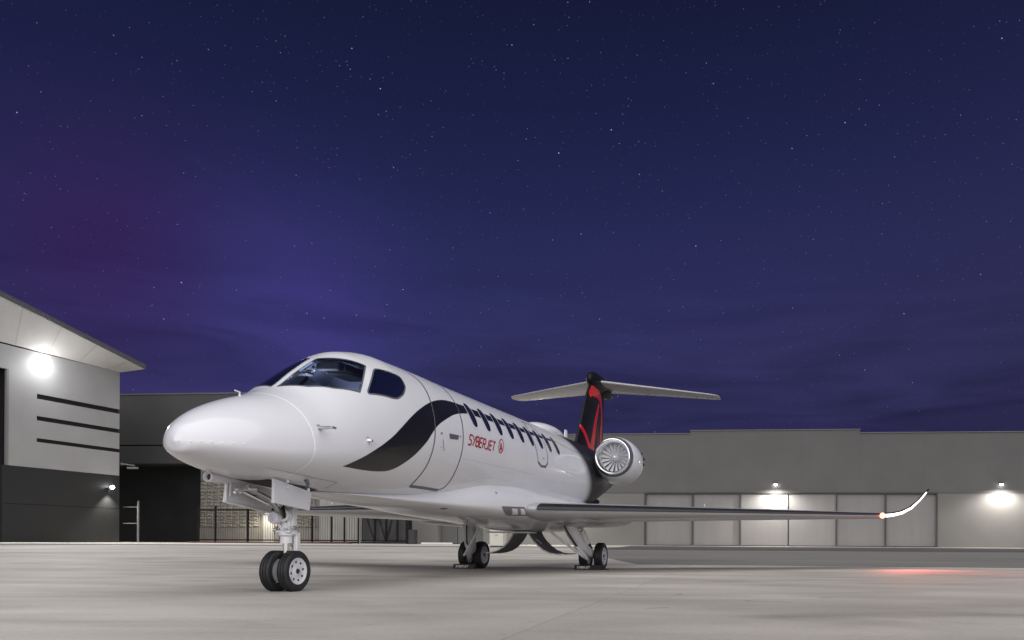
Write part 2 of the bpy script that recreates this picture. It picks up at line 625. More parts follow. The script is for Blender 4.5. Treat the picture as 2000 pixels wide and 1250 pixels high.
for x0, x1 in ((-47.05, -44.7), (-44.6, -42.7), (-42.6, -40.65)):
    m_ = MB().box((x0, 100.9, .05), (x1, 101.5, 7.0))
    rel(rh, m_).build('roller_door', M['hwall'], rh)
DX = [-17.97, -11.51, -5.1, 1.31, 7.64, 14.04, 20.64]
for i in range(6):
    off = .12 if i in (2, 3) else .24 if i in (1, 4) else .34
    m_ = MB().box((DX[i] + .08, 100.0 + off, .10), (DX[i + 1] - .08, 100.5, 6.92))
    # stiffening ribs
    o = rel(rh, m_).build('sliding_door', M['hdoor'], rh)
mb = MB()
for i, x in enumerate(DX):
    if i != 3:
        mb.box((x - .10, 99.96, .06), (x + .10, 100.2, 6.98))
    else:
        mb.box((x - .03, 100.05, .06), (x + .03, 100.2, 6.94))
mb.box((-18.1, 99.93, 6.98), (20.75, 100.2, 7.16))
mb.box((-18.1, 99.97, .0), (20.75, 100.2, .06))
rel(rh, mb).build('door_frame', M['frame'], rh)
mb = MB()
for a, b, z in ((-50.9, -11.95, 15.0), (-11.95, 10.72, 15.4), (10.72, 52.1, 14.95)):
    mb.box((a, 99.95, z), (b, 100.5, z + .10))
rel(rh, mb).build('parapet_cap', M['hwall2'], rh)
for x in (-31.1, -.39, 28.73):
    P = (x + 2, -.06, 8.22)
    lamp(rh, 'wall_lamp', P, (0, -1), .30, .22, 5000, spot=168, tilt=.2, out=.5)

# ---- left hangar ----------------------------------------------------
lh = thing('hangar', 'grey and charcoal hangar with a sloped overhanging roof and a bright floodlight', 'hangar', (-90.2, 80, 0))
XW = -90.2
mb = MB().box((-118, 79.6, 9.12), (XW - .3, 95, 23.3)).box((-118, 41, 20.45), (XW - .31, 79.6, 23.3))
rel(lh, mb).build('upper_core', M['slot'], lh)
# upper cladding panels with three slots
zs = [9.12, 12.30, 12.78, 14.95, 15.50, 17.60, 18.20, 23.3]
mb = MB()
for k in range(0, 8, 2):
    z0, z1 = zs[k], zs[k + 1]
    mb.box((XW - .3, 83.36, z0), (XW, 95, z1))
mb.box((XW - .3, 79.9, 9.12), (XW, 83.36, 23.3))
rel(lh, mb).build('cladding_panel', M['lwall'], lh)
mb = MB().box((XW - .26, 83.38, 12.30), (XW - .14, 94.98, 12.78)).box((XW - .26, 83.38, 14.95), (XW - .14, 94.98, 15.5)).box((XW - .26, 83.38, 17.6), (XW - .14, 94.98, 18.2))
rel(lh, mb).build('slot_window', M['slot'], lh)
rel(lh, MB().box((XW - .2, 79.62, 9.12), (XW + .06, 79.88, 20.4))).build('corner_trim', M['hdoor'], lh)
rel(lh, MB().box((XW - .3, 41, 20.45), (XW + .05, 79.86, 23.3))).build('door_header', M['lwall'], lh)
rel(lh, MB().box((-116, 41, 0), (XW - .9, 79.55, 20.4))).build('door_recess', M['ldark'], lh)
rel(lh, MB().box((XW - .35, 79.2, 0), (XW + .02, 79.6, 9.1))).build('door_jamb', M['ldark'], lh)
rel(lh, MB().box((-117.5, 79.6, 4.62), (XW + .02, 95.02, 9.1))).build('base_panel', M['ldark'], lh)
rel(lh, MB().box((-117.5, 79.6, 0.0), (XW + .02, 95.02, 4.56))).build('base_panel', M['ldark'], lh)
rel(lh, MB().box((-117.4, 79.7, 4.56), (XW - .03, 94.9, 4.62))).build('panel_joint', M['rail'], lh)
# roof: soffit rising from the wall head to a raking eave
wallA, wallB = (XW, 60, 23.5), (XW, 95.05, 23.3)
eA, eB = (-98.0, 60, 45), (-86.48, 95.05, 23.7)
def eave(y):
    t = min((95.05 - y) / 13.05, 1.4)
    return (-86.48 - 7.27 * t * .35, y, 23.7 + 3.9 * t)
ys = [95.05 - k * 2.05 for k in range(0, 27)]
V, F = [], []
for y in ys:
    V += [(XW - .02, y, 23.3 + min(95.05 - y, 18) * .012), eave(y)]
for k in range(len(ys) - 1):
    F.append((2 * k, 2 * k + 1, 2 * k + 3, 2 * k + 2))
mb = MB().add(V, F)
rel(lh, mb)
obj('soffit', mb.V, mb.F, M['soffit'], lh, True)
# soffit panel seams
for k in range(1, len(ys) - 1, 2):
    mb = MB()
    a, b = Vector(V[2 * k]), Vector(V[2 * k + 1])
    mb.add([a + Vector((0, -.04, -.015)), a + Vector((0, .04, -.015)), b + Vector((0, .04, -.015)), b + Vector((0, -.04, -.015))], [(0, 1, 2, 3)])
    rel(lh, mb).build('soffit_joint', M['jointpale'], lh)
mb = MB()
E_ = [eave(y) for y in ys]
for k in range(len(E_) - 1):
    a, b = E_[k], E_[k + 1]
    mb.add([(a[0], a[1], a[2] - .02), (a[0] + .12, a[1], a[2] + .02), (a[0] + .12, a[1], a[2] + .46), (a[0] - .8, a[1], a[2] + .46),
            (b[0], b[1], b[2] - .02), (b[0] + .12, b[1], b[2] + .02), (b[0] + .12, b[1], b[2] + .46), (b[0] - .8, b[1], b[2] + .46)],
           [(0, 1, 5, 4), (1, 2, 6, 5), (2, 3, 7, 6)] + ([(0, 3, 2, 1)] if k == 0 else []))
rel(lh, mb).build('fascia', M['fascia'], lh)
mb = MB()
for k in range(len(E_) - 1):
    a, b = E_[k], E_[k + 1]
    mb.add([(a[0] + .02, a[1], a[2] + .47), (a[0] + .02, a[1], a[2] + .66), (a[0] - 24, a[1], a[2] + .66), (b[0] + .02, b[1], b[2] + .47), (b[0] + .02, b[1], b[2] + .66), (b[0] - 24, b[1], b[2] + .66)],
           [(0, 1, 4, 3), (1, 2, 5, 4)])
rel(lh, mb).build('roof', M['fascia'], lh)
yl = ys[-1]
el = eave(yl)
rel(lh, MB().add([(-118, yl, 23.3), (XW, yl, 23.4), (el[0], yl, el[2]), (el[0], yl, el[2] + .66), (-118, yl, el[2] + .66)], [(0, 1, 2, 3, 4)])).build('gable', M['lwall'], lh)
# end soffit
obj('soffit_return', [(0, 15.06, 23.3), (3.72, 15.06, 23.7), (3.72, 15.06, 24.1), (0, 15.06, 24.1)], [(0, 1, 2, 3)], M['soffit'], lh)

# floodlight on the wall head
fl = MB().lathe([(0, .14), (.10, .20), (.26, .22)], (0.0, 4.03, 22.05), 'X', 20).build('floodlight', M['galv'], lh, True)
MB().ell((.55, 4.03, 22.05), (.34, .50, .50), 20, 12).build('flood_lens', M['lampflood'], fl, True)
ld = bpy.data.lights.new('flood_glow', 'POINT')
ld.energy = 480
ld.shadow_soft_size = .35
lo = bpy.data.objects.new('flood_glow', ld)
COL.objects.link(lo)
lo.parent = fl
lo.location = (2.7, 4.03, 20.9)
ld = bpy.data.lights.new('flood_beam', 'SPOT')
ld.energy = 38000
ld.shadow_soft_size = .5
ld.spot_size = math.radians(118)
ld.spot_blend = .8
lo = bpy.data.objects.new('flood_beam', ld)
COL.objects.link(lo)
lo.parent = fl
lo.location = (1.8, 4.03, 21.9)
lo.rotation_euler = Vector((-.72, .30, .52)).to_track_quat('Z', 'Y').to_euler()
# small lamp on the charcoal base
sl_ = MB().box((.02, 12.95, 7.1), (.5, 13.35, 7.35)).build('wall_lamp', M['frame'], lh)
MB().ell((.55, 13.36, 7.42), (.18, .32, .22), 14, 8).build('lamp_lens', M['lampwhite'], sl_, True)
ld = bpy.data.lights.new('lamp_glow', 'SPOT')
ld.energy = 3500
ld.color = (1, .95, .82)
ld.spot_size = math.radians(110)
ld.spot_blend = .7
ld.shadow_soft_size = .1
lo = bpy.data.objects.new('lamp_glow', ld)
COL.objects.link(lo)
lo.parent = sl_
lo.location = (.55, 13.2, 6.95)
lo.rotation_euler = (0, math.radians(-18), 0)
# security camera on the corner
sc_ = MB().tube([(.05, 15.15, 10.75), (.3, 15.5, 10.75), (1.2, 16.2, 10.6)], [.22, .10, .10], 8).build('security_camera', M['galv'], lh)
MB().bbox((.5, 15.6, 10.12), (1.9, 16.1, 10.38), .05).build('camera_body', M['hdoor'], sc_)

# ---- rear building --------------------------------------------------
rb = thing('warehouse', 'dark grey warehouse with a lit stone block wall seen behind the nose', 'warehouse', (-80, 106, 0))
rel(rb, MB().box((-112, 106, 14.75), (-56.5, 130, 22.3))).build('upper_wall', M['rupper'], rb)
rel(rb, MB().box((-112, 106.0, 11.9), (-56.5, 130, 14.55))).build('lintel_band', M['rupper'], rb)
rel(rb, MB().box((-112, 106.12, 14.55), (-56.5, 129, 14.75))).build('band_joint', M['rail'], rb)
rel(rb, MB().box((-112, 105.9, 22.3), (-56.4, 107, 22.5))).build('parapet_cap', M['hwall'], rb)
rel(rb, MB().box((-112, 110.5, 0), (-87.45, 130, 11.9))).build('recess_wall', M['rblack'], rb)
rel(rb, MB().box((-87.4, 106.15, 9.3), (-56.5, 129, 11.9))).build('band_wall', M['hwall2'], rb)
# split-face blocks: real uneven faces in courses, one part
random.seed(3)
mb = MB()
x = -87.35
z = 2.3
ROW, BL = .52, 1.05
nb = 0
blockmesh = []
for v in range(4):
    V, F = [], []
    n = 5
    for a in range(n):
        for b in range(n):
            ed = a in (0, n - 1) or b in (0, n - 1)
            V.append((BL * a / (n - 1) * .995, -(random.uniform(.10, .16) if ed else random.uniform(.10, .34)), ROW * b / (n - 1) * .99))
    F = grid_faces(n, n)
    m = len(V)
    V += [(V[i][0], .25, V[i][2]) for i in (0, n - 1, n * n - 1, n * (n - 1))]
    F += [(0, n - 1, m + 1, m), (n - 1, n * n - 1, m + 2, m + 1), (n * n - 1, n * (n - 1), m + 3, m + 2), (n * (n - 1), 0, m, m + 3)]
    blockmesh.append((V, F))
stonewall = rel(rb, MB().box((-87.35, 106.2, 2.3), (-77.4, 128, 9.3)).box((-75.4, 106.2, 2.3), (-68.3, 128, 9.3))).build('stone_wall', M['stonebase'], rb)
bm_cache = {}
cnt = 0
rest = MB()
for (xa, xb) in ((-87.35, -77.4), (-75.4, -68.3)):
    r = 0
    zz = 2.3
    while zz < 9.3 - ROW * .9:
        xx = xa
        while xx + BL <= xb + .05:
            v = random.randrange(4)
            V, F = blockmesh[v]
            if cnt < 300:
                if v not in bm_cache:
                    o = obj('stone_block', V, F, M['stone'], stonewall)
                    bm_cache[v] = o.data
                else:
                    o = bpy.data.objects.new('stone_block', bm_cache[v])
                    COL.objects.link(o)
                    o.parent = stonewall
                o.location = (xx + 80, 106.19 - 106, zz)
                cnt += 1
            xx += BL
        zz += ROW
        r += 1
rel(rb, MB().box((-87.4, 106.0, 0), (-77.4, 128, 2.26)).box((-75.4, 106.0, 0), (-68.3, 128, 2.26))).build('plinth', M['stonebase'], rb)
# ribbed door bays and panels


def ribbed(root, name, x0, x1, y, z0, z1, m, pitch=.42, d=.06):
    V, F = [], []
    n = max(2, int((x1 - x0) / pitch))
    xs = []
    for k in range(n):
        a = x0 + (x1 - x0) * k / n
        p = (x1 - x0) / n
        xs += [(a, 0), (a + p * .55, 0), (a + p * .65, d), (a + p * .9, d)]
    xs.append((x1, 0))
    for xx, dd in xs:
        V += [(xx, y + dd, z0), (xx, y + dd, z1)]
    for k in range(len(xs) - 1):
        F.append((2 * k, 2 * k + 2, 2 * k + 3, 2 * k + 1))
    mb = MB().add(V, F).box((x0, y + .2, z0), (x1, y + 1.0, z1))
    return rel(root, mb).build(name, m, root)


ribbed(rb, 'roller_door', -77.3, -75.5, 106.0, .05, 4.2, M['corr'])
rel(rb, MB().box((-77.4, 105.95, 4.25), (-75.4, 128, 9.3))).build('door_lintel', M['stonebase'], rb)
ribbed(rb, 'ribbed_panel', -68.25, -60.0, 105.9, .2, 9.2, M['corr'])
ribbed(rb, 'ribbed_panel', -59.9, -57.4, 105.85, .2, 9.2, M['corrgrey'])
rel(rb, MB().box((-57.3, 105.6, 0), (-51.0, 108, 9.2))).build('end_wall', M['ldark'], rb)
# lamp over the door, half hidden by the nose leg
dl = lamp(rb, 'wall_lamp', (-76.34 + 80, -.12, 4.95), (0, -1), .7, .3, 1500, spot=165, tilt=.15, color=(1, .93, .78), out=.9)
ld = bpy.data.lights.new('lamp_glow', 'POINT')
ld.energy = 420
ld.color = (1, .93, .78)
ld.shadow_soft_size = .4
lo = bpy.data.objects.new('lamp_glow', ld)
COL.objects.link(lo)
lo.parent = dl
lo.location = (-76.34 + 80, -5.0, 5.4)

# ---- fence, gate, kerbs, cabinet --------------------------------------
fc = thing('fence', 'dark steel picket fence with thin posts in front of the stone block wall', 'fence', (-67, 95, 0))
for px_ in (-78.5, -76.0, -71.34, -66.7, -62.13, -59.38, -57.58, -55.6):
    rel(fc, MB().box((px_ - .085, 94.9, 0), (px_ + .085, 95.1, 4.88)).box((px_ - .12, 94.86, 4.88), (px_ + .12, 95.14, 4.96))).build('post', M['rail'], fc)
rel(fc, MB().box((-78.5, 94.95, 4.36), (-55.6, 95.05, 4.58))).build('rail', M['rail'], fc)
rel(fc, MB().box((-78.5, 94.95, .34), (-55.6, 95.05, .50))).build('rail', M['rail'], fc)
pm = None
x = -78.3
while x < -55.7:
    if pm is None:
        o = MB().box((-.012, -.012, .25), (.012, .012, 4.7)).build('picket', M['rail'], fc)
        pm = o.data
    else:
        o = bpy.data.objects.new('picket', pm)
        COL.objects.link(o)
        o.parent = fc
    o.location = (x + 67, 0, 0)
    x += .34
gt = thing('gate', 'dark steel gate with diagonal braces beside a pale galvanised post', 'gate', (-51.8, 95, 0))
rel(gt, MB().box((-55.2, 95.05, .35), (-48.2, 95.12, 5.2))).build('mesh_panel', M['gatemesh'], gt)
for a, b in ((-55.0, -53.35), (-53.25, -51.85), (-51.75, -50.2)):
    pass
for x_ in (-53.3, -51.75, -50.2, -48.9):
    rel(gt, MB().box((x_ - .09, 94.88, .3), (x_ + .09, 95.0, 5.2))).build('upright', M['rail'], gt)
rel(gt, MB().box((-55.2, 94.88, .28), (-48.2, 95.0, .50))).build('rail', M['rail'], gt)
rel(gt, MB().box((-55.2, 94.88, 5.0), (-48.2, 95.0, 5.2))).build('rail', M['rail'], gt)
for a, b in (((-54.9, 4.9), (-53.4, .6)), ((-53.2, 4.9), (-51.8, .6)), ((-51.7, .6), (-50.3, 4.9))):
    rel(gt, MB().tube([(a[0], 94.84, a[1]), (b[0], 94.84, b[1])], .075, 6)).build('brace', M['rail'], gt)
rel(gt, MB().box((-53.5, 94.7, 3.2), (-52.95, 94.86, 4.3))).build('lock_box', M['rail'], gt)
rel(gt, MB().box((-48.75, 94.5, 0), (-48.3, 95.2, 5.4))).build('end_post', M['rail'], gt)
rel(gt, MB().bbox((-48.3, 94.3, 0), (-47.5, 95.2, 1.9), .05)).build('motor_box', M['gatemesh'], gt)
rel(gt, MB().tube([(-55.25, 94.8, 0), (-55.25, 94.8, 5.3)], .13, 8)).build('hinge_post', M['galv'], gt)

gp = thing('fence', 'short rail fence panel with a pale galvanised post beside the left hangar corner', 'fence', (-88.8, 95.6, 0))
rel(gp, MB().tube([(-87.9, 95.6, 0), (-87.9, 95.6, 5.65), (-87.9, 95.6, 5.72)], [.13, .13, .05], 8)).build('post', M['galv'], gp)
rel(gp, MB().tube([(-90.1, 95.6, 4.85), (-87.9, 95.6, 4.85)], .05, 6)).build('rail', M['galv'], gp)
rel(gp, MB().tube([(-90.1, 95.6, 2.6), (-87.9, 95.6, 2.6)], .05, 6)).build('rail', M['galv'], gp)

kb = MB().bbox((-79, 93.6, 0), (-56, 94.2, .16), .03).build('kerb', M['kerbred'])
structure(kb)
kb2 = MB().bbox((-45.9, 93.0, 0), (-42.0, 93.8, .22), .04).build('kerb', M['kerb'])
structure(kb2)

cb = thing('cabinet', 'cream steel equipment cabinet standing on the apron behind the left main wheels', 'cabinet', (-22.0, 60, 0))
rel(cb, MB().bbox((-22.6, 59.7, .06), (-21.42, 60.5, 1.55), .02)).build('body', M['cream'], cb)
rel(cb, MB().box((-22.5, 59.68, .75), (-21.52, 59.70, 1.48))).build('door', M['cream'], cb)
rel(cb, MB().box((-22.5, 59.68, .14), (-21.52, 59.70, .70))).build('door', M['cream'], cb)
rel(cb, MB().box((-22.1, 59.66, .98), (-21.85, 59.68, 1.02))).build('handle', M['rail'], cb)
rel(cb, MB().box((-22.55, 59.75, 0), (-21.47, 60.45, .06))).build('plinth', M['rail'], cb)

# ================================================================== AIRCRAFT
#__AIRCRAFT__
def pchip(x, y, q):
    x = np.asarray(x)
    y = np.asarray(y)
    h = np.diff(x)
    d = np.diff(y) / h
    m = np.zeros_like(y)
    m[0] = d[0]
    m[-1] = d[-1]
    for i in range(1, len(x) - 1):
        if d[i - 1] * d[i] > 0:
            w1 = 2 * h[i] + h[i - 1]
            w2 = h[i] + 2 * h[i - 1]
            m[i] = (w1 + w2) / (w1 / d[i - 1] + w2 / d[i])
    q = np.clip(np.asarray(q, float), x[0], x[-1])
    i = np.clip(np.searchsorted(x, q, 'right') - 1, 0, len(x) - 2)
    t = (q - x[i]) / h[i]
    return ((1 + 2 * t) * (1 - t)**2 * y[i] + t * (1 - t)**2 * h[i] * m[i] + t * t * (3 - 2 * t) * y[i + 1] + t * t * (t - 1) * h[i] * m[i + 1])


# fuselage stations: Y, top, bottom, half width, height of max width, exponents
ST = np.array([
[0.085,1.312,1.292,0.010,1.302,2.0,2.0],
[0.125,1.415,1.218,0.105,1.30,2.0,2.0],
[0.21,1.500,1.196,0.208,1.30,2.0,2.0],
[0.40,1.625,1.142,0.343,1.30,2.0,2.0],
[0.70,1.755,1.085,0.487,1.31,2.0,2.0],
[1.00,1.855,1.05,0.585,1.34,2.0,2.0],
[1.24,1.955,1.025,0.640,1.37,1.95,2.0],
[1.55,2.175,1.00,0.695,1.42,1.9,2.0],
[1.88,2.385,0.975,0.735,1.48,1.9,2.0],
[2.20,2.525,0.95,0.765,1.55,1.95,2.0],
[2.60,2.588,0.93,0.79,1.62,2.0,2.0],
[3.20,2.588,0.915,0.81,1.70,2.0,2.0],
[4.00,2.578,0.91,0.815,1.72,2.0,2.0],
[8.50,2.575,0.93,0.815,1.74,2.0,2.0],
[10.0,2.58,1.10,0.78,1.80,2.0,2.0],
[11.5,2.55,1.42,0.62,1.95,2.0,2.0],
[13.0,2.45,1.80,0.38,2.10,2.0,2.0],
[14.0,2.36,2.05,0.15,2.20,2.0,2.0]])
FA = np.array([
[1.60,0.995,0.985,0.12,0.99,2,2],
[2.20,1.03,0.955,0.36,0.985,2,2],
[3.00,1.10,0.905,0.52,0.98,2,2.2],
[3.60,1.24,0.885,0.62,0.98,2,2.4],
[4.65,1.50,0.825,0.80,1.00,2,2.6],
[5.60,1.50,0.785,0.88,1.01,2,2.7],
[6.60,1.42,0.735,0.92,1.02,2,2.8],
[7.60,1.38,0.675,0.93,1.02,2,2.8],
[8.60,1.36,0.665,0.91,1.02,2,2.8],
[9.50,1.40,0.74,0.80,1.05,2,2.6],
[10.5,1.45,0.93,0.55,1.15,2,2.3],
[11.5,1.50,1.25,0.35,1.38,2,2]],float)



def surf(Y, th, off=0.0, ST=ST):
    """point on the body skin at station Y, angle th from the top (port positive)"""
    Y, th = np.broadcast_arrays(np.asarray(Y, float), np.asarray(th, float))

    def raw(Y, th):
        s = np.sqrt(np.clip(Y, 0, None))
        k = np.sqrt(ST[:, 0])
        zt, zb, w, zm, nt, nb = [pchip(k, ST[:, j], s) for j in range(1, 7)]
        c, sn = np.cos(th), np.sin(th)
        n = np.where(c > 0, nt, nb)
        x = w * np.sign(sn) * np.abs(sn)**(2 / n)
        z = zm + np.where(c > 0, zt - zm, zm - zb) * np.sign(c) * np.abs(c)**(2 / n)
        return np.stack([x, Y, z], -1)
    P = raw(Y, th)
    if off:
        e = 1e-3
        a = raw(Y + e, th) - raw(np.maximum(Y - e, 0), th)
        b = raw(Y, th + e) - raw(Y, th - e)
        N = np.cross(b, a)
        N /= np.linalg.norm(N, axis=-1, keepdims=True) + 1e-12
        c = P - np.stack([0 * Y, Y, 1.6 + 0 * Y], -1) if ST is not FA else P - np.stack([0 * Y, Y, 1.02 + 0 * Y], -1)
        N *= np.sign((N * c).sum(-1, keepdims=True))
        P = P + off * N
    return P


RS = .81   # metres per radian round the skin


def resample(P, step=.03, closed=False, smooth=False):
    P = np.asarray(P, float)
    if closed:
        P = np.vstack([P, P[:1]])
    if smooth:   # Catmull-Rom
        out = []
        n = len(P)
        for i in range(n - 1):
            if closed:
                p0, p1, p2, p3 = P[(i - 1) % (n - 1)], P[i], P[i + 1], P[(i + 2) % (n - 1)]
            else:
                p0, p1, p2, p3 = P[max(i - 1, 0)], P[i], P[i + 1], P[min(i + 2, n - 1)]
            for t in np.linspace(0, 1, 8, endpoint=False):
                out.append(.5 * ((2 * p1) + (-p0 + p2) * t + (2 * p0 - 5 * p1 + 4 * p2 - p3) * t * t + (-p0 + 3 * p1 - 3 * p2 + p3) * t**3))
        out.append(P[-1])
        P = np.array(out)
    out = []
    for i in range(len(P) - 1):
        d = (P[i + 1] - P[i]) * np.array([1, RS])
        n = max(1, int(np.ceil(np.hypot(*d) / step)))
        for k in range(n):
            out.append(P[i] + (P[i + 1] - P[i]) * k / n)
    if not closed:
        out.append(P[-1])
    return np.array(out)


def offset_line(P, d, closed):
    Q = P * np.array([1, RS])
    n = len(Q)
    T = np.zeros_like(Q)
    for i in range(n):
        a = Q[(i - 1) % n] if (closed or i > 0) else Q[i]
        b = Q[(i + 1) % n] if (closed or i < n - 1) else Q[i]
        T[i] = b - a
    T /= np.linalg.norm(T, axis=1, keepdims=True) + 1e-9
    Nn = np.stack([-T[:, 1], T[:, 0]], 1)
    return (Q + Nn * d) / np.array([1, RS])


def ribbon(P, w0, w1, off, closed=False, side=1, ST=ST, step=.03, smooth=False, rows=2):
    """strip on the skin between offsets w0 and w1 of the line P (Y, angle)"""
    P = resample(P, step, closed, smooth)
    A = [offset_line(P, w0 + (w1 - w0) * k / (rows - 1), closed) for k in range(rows)]
    V = np.concatenate([surf(a[:, 0], side * a[:, 1], off, ST) for a in A])
    n = len(P)
    F = []
    for r in range(rows - 1):
        for i in range(n if closed else n - 1):
            j = (i + 1) % n
            F.append((r * n + i, r * n + j, (r + 1) * n + j, (r + 1) * n + i))
    return V, F


def patch(P, off, side=1, ST=ST, rings=6, step=.02):
    """filled closed outline on the skin"""
    P = resample(P, step, True)
    c = P.mean(0)
    V = []
    n = len(P)
    for r in range(1, rings + 1):
        q = c + (P - c) * r / rings
        V.append(surf(q[:, 0], side * q[:, 1], off, ST))
    V.append(surf(c[0], side * c[1], off, ST).reshape(1, 3))
    V = np.concatenate(V)
    F = []
    for r in range(rings - 1):
        for i in range(n):
            j = (i + 1) % n
            F.append((r * n + i, r * n + j, (r + 1) * n + j, (r + 1) * n + i))
    m = rings * n
    for i in range(n):
        F.append((m, (i + 1) % n, i))
    return V, F


def inside(P, poly):
    x, y = P[..., 0], P[..., 1]
    res = np.zeros(x.shape, bool)
    n = len(poly)
    for i in range(n):
        x1, y1 = poly[i]
        x2, y2 = poly[(i + 1) % n]
        cnd = ((y1 > y) != (y2 > y)) & (x < (x2 - x1) * (y - y1) / (y2 - y1 + 1e-12) + x1)
        res ^= cnd
    return res


def round_poly(P, r=.12, n=5):
    P = np.asarray(P, float)
    out = []
    m = len(P)
    for i in range(m):
        a, b, c = P[i - 1], P[i], P[(i + 1) % m]
        p0 = b + (a - b) * r
        p2 = b + (c - b) * r
        for t in np.linspace(0, 1, n):
            out.append((1 - t)**2 * p0 + 2 * t * (1 - t) * b + t * t * p2)
    return np.array(out)


jet = thing('business_jet', 'white twin engine business jet with a black swoosh and red lettering, parked on the apron', 'jet', (0, 0, 0))
jet.rotation_euler = (0, .0047, 0)

# tail paint: white body turning black on the after fuselage along a slanted edge
def body_paint():
    m = M['white'].copy()
    m.name = 'two_tone_body_paint'
    nt = m.node_tree
    N, L = nt.nodes, nt.links
    b = N['Principled BSDF']
    old = b.inputs['Base Color'].links[0].from_socket
    tc = N.new('ShaderNodeTexCoord')
    sep = N.new('ShaderNodeSeparateXYZ')
    L.new(tc.outputs['Object'], sep.inputs[0])
    a = N.new('ShaderNodeMath')
    a.operation = 'MULTIPLY_ADD'
    L.new(sep.outputs['Z'], a.inputs[0])
    a.inputs[1].default_value = .80
    L.new(sep.outputs['Y'], a.inputs[2])
    mr = N.new('ShaderNodeMapRange')
    mr.inputs[1].default_value, mr.inputs[2].default_value = 10.15, 10.75
    mr.interpolation_type = 'SMOOTHSTEP'
    L.new(a.outputs[0], mr.inputs[0])
    mx = N.new('ShaderNodeMix')
    mx.data_type = 'RGBA'
    L.new(mr.outputs[0], mx.inputs[0])
    L.new(old, mx.inputs[6])
    mx.inputs[7].default_value = (.012, .012, .016, 1)
    L.new(mx.outputs[2], b.inputs['Base Color'])
    cw = N.new('ShaderNodeMapRange')
    cw.inputs[3].default_value, cw.inputs[4].default_value = .8, .12
    L.new(mr.outputs[0], cw.inputs[0])
    L.new(cw.outputs[0], b.inputs['Coat Weight'])
    sw = N.new('ShaderNodeMapRange')
    sw.inputs[3].default_value, sw.inputs[4].default_value = .35, .2
    L.new(mr.outputs[0], sw.inputs[0])
    L.new(sw.outputs[0], b.inputs['Specular IOR Level'])
    return m


M['body'] = body_paint()

WS = round_poly([(1.268, .052), (1.858, .060), (2.149, .558), (1.791, .877), (1.552, .672), (1.384, .429)], .015, 3)
SW = round_poly([(2.241, .616), (2.06, .77), (1.874, .919), (1.98, .958), (2.09, 1.005), (2.212, 1.055), (2.297, 1.067), (2.431, 1.02), (2.555, .907), (2.60, .746), (2.456, .69)], .30, 4)
HOLES = [WS, SW]

# --- skin
Yr = np.concatenate([(np.linspace(0, 1, 70)**2) * 1.105 + .085, np.linspace(1.2, 2.72, 170), np.linspace(2.76, 9, 80), np.linspace(9.08, 13.95, 60)])
NT = 480
th = np.linspace(-math.pi, math.pi, NT, endpoint=False)
V = surf(Yr[:, None], th[None, :]).reshape(-1, 3)
F = grid_faces(len(Yr), NT, True)
Fc = np.array([(Yr[i // NT] * .5 + Yr[i // NT + 1] * .5, th[i % NT] + math.pi / NT) for i in range(len(F))])
kill = np.zeros(len(F), bool)
ab = np.stack([Fc[:, 0], np.abs(Fc[:, 1])], 1)
near = (Fc[:, 0] > 1.1) & (Fc[:, 0] < 2.8) & (ab[:, 1] < 1.3)
idx = np.where(near)[0]
for H in HOLES:
    kill[idx] |= inside(ab[idx], offset_line(resample(H, .02, True), .012 if False else 0, True))
F = [f for f, k in zip(F, kill) if not k]
n0 = len(Yr)
F.append(tuple((n0 - 1) * NT + k for k in range(NT)))
F.append(tuple(range(NT - 1, -1, -1)))
fus = obj('fuselage', V, F, M['body'], jet, True)

# --- cockpit lining, bulkhead, panel, seats, visors
Yl = np.linspace(1.18, 2.9, 90)
tl = np.linspace(-math.pi, math.pi, 200, endpoint=False)
Vl = surf(Yl[:, None], tl[None, :], -.05).reshape(-1, 3)
Fl = grid_faces(len(Yl), 200, True)
lc = np.array([(Yl[i // 200] + .01, abs(tl[i % 200] + .016)) for i in range(len(Fl))])
kl = np.zeros(len(Fl), bool)
for H in HOLES:
    c = H.mean(0)
    kl |= inside(lc, c + (H - c) * 1.06)
Fl = [f for f, k in zip(Fl, kl) if not k]
lin = obj('cockpit_lining', Vl, Fl, M['cabin'], jet, True)
V_ = surf(2.88, tl, -.02)
obj('bulkhead', V_, [tuple(range(200))], M['cabin'], lin)
MB().bbox((-.40, 1.42, 1.45), (.40, 1.62, 1.83), .03).bbox((-.10, 1.62, 1.40), (.10, 2.2, 1.62), .02).build('instrument_panel', M['dark'], lin)
for s in (-1, 1):
    MB().bbox((s * .33 - .19, 2.28, 1.40), (s * .33 + .19, 2.42, 2.02), .04).bbox((s * .33 - .11, 2.30, 2.05), (s * .33 + .11, 2.40, 2.22), .03).bbox((s * .33 - .2, 1.95, 1.36), (s * .33 + .2, 2.3, 1.5), .04).build('pilot_seat', M['seat'], lin)
    MB().bbox((s * .22 - .13, 1.93, 2.235), (s * .22 + .10, 2.06, 2.262), .008).tube([(s * .2, 2.06, 2.25), (s * .18, 2.14, 2.36)], .012, 6).build('sun_visor', M['dark'], lin)
MB().bbox((-.14, 2.1, 2.30), (.14, 2.7, 2.40), .02).build('overhead_panel', M['dark'], lin)

for s in (1, -1):
    for nm, H in (('windshield', WS), ('side_window', SW)):
        Vp, Fp = patch(H, -.005, s, rings=8)
        p = obj(nm, Vp, Fp, M['glass'], jet, True)
        c_in = ribbon(H, -.007, .010, .0015, True, s, step=.02)
        obj('window_seal', c_in[0], c_in[1], M['seam'], p, True)

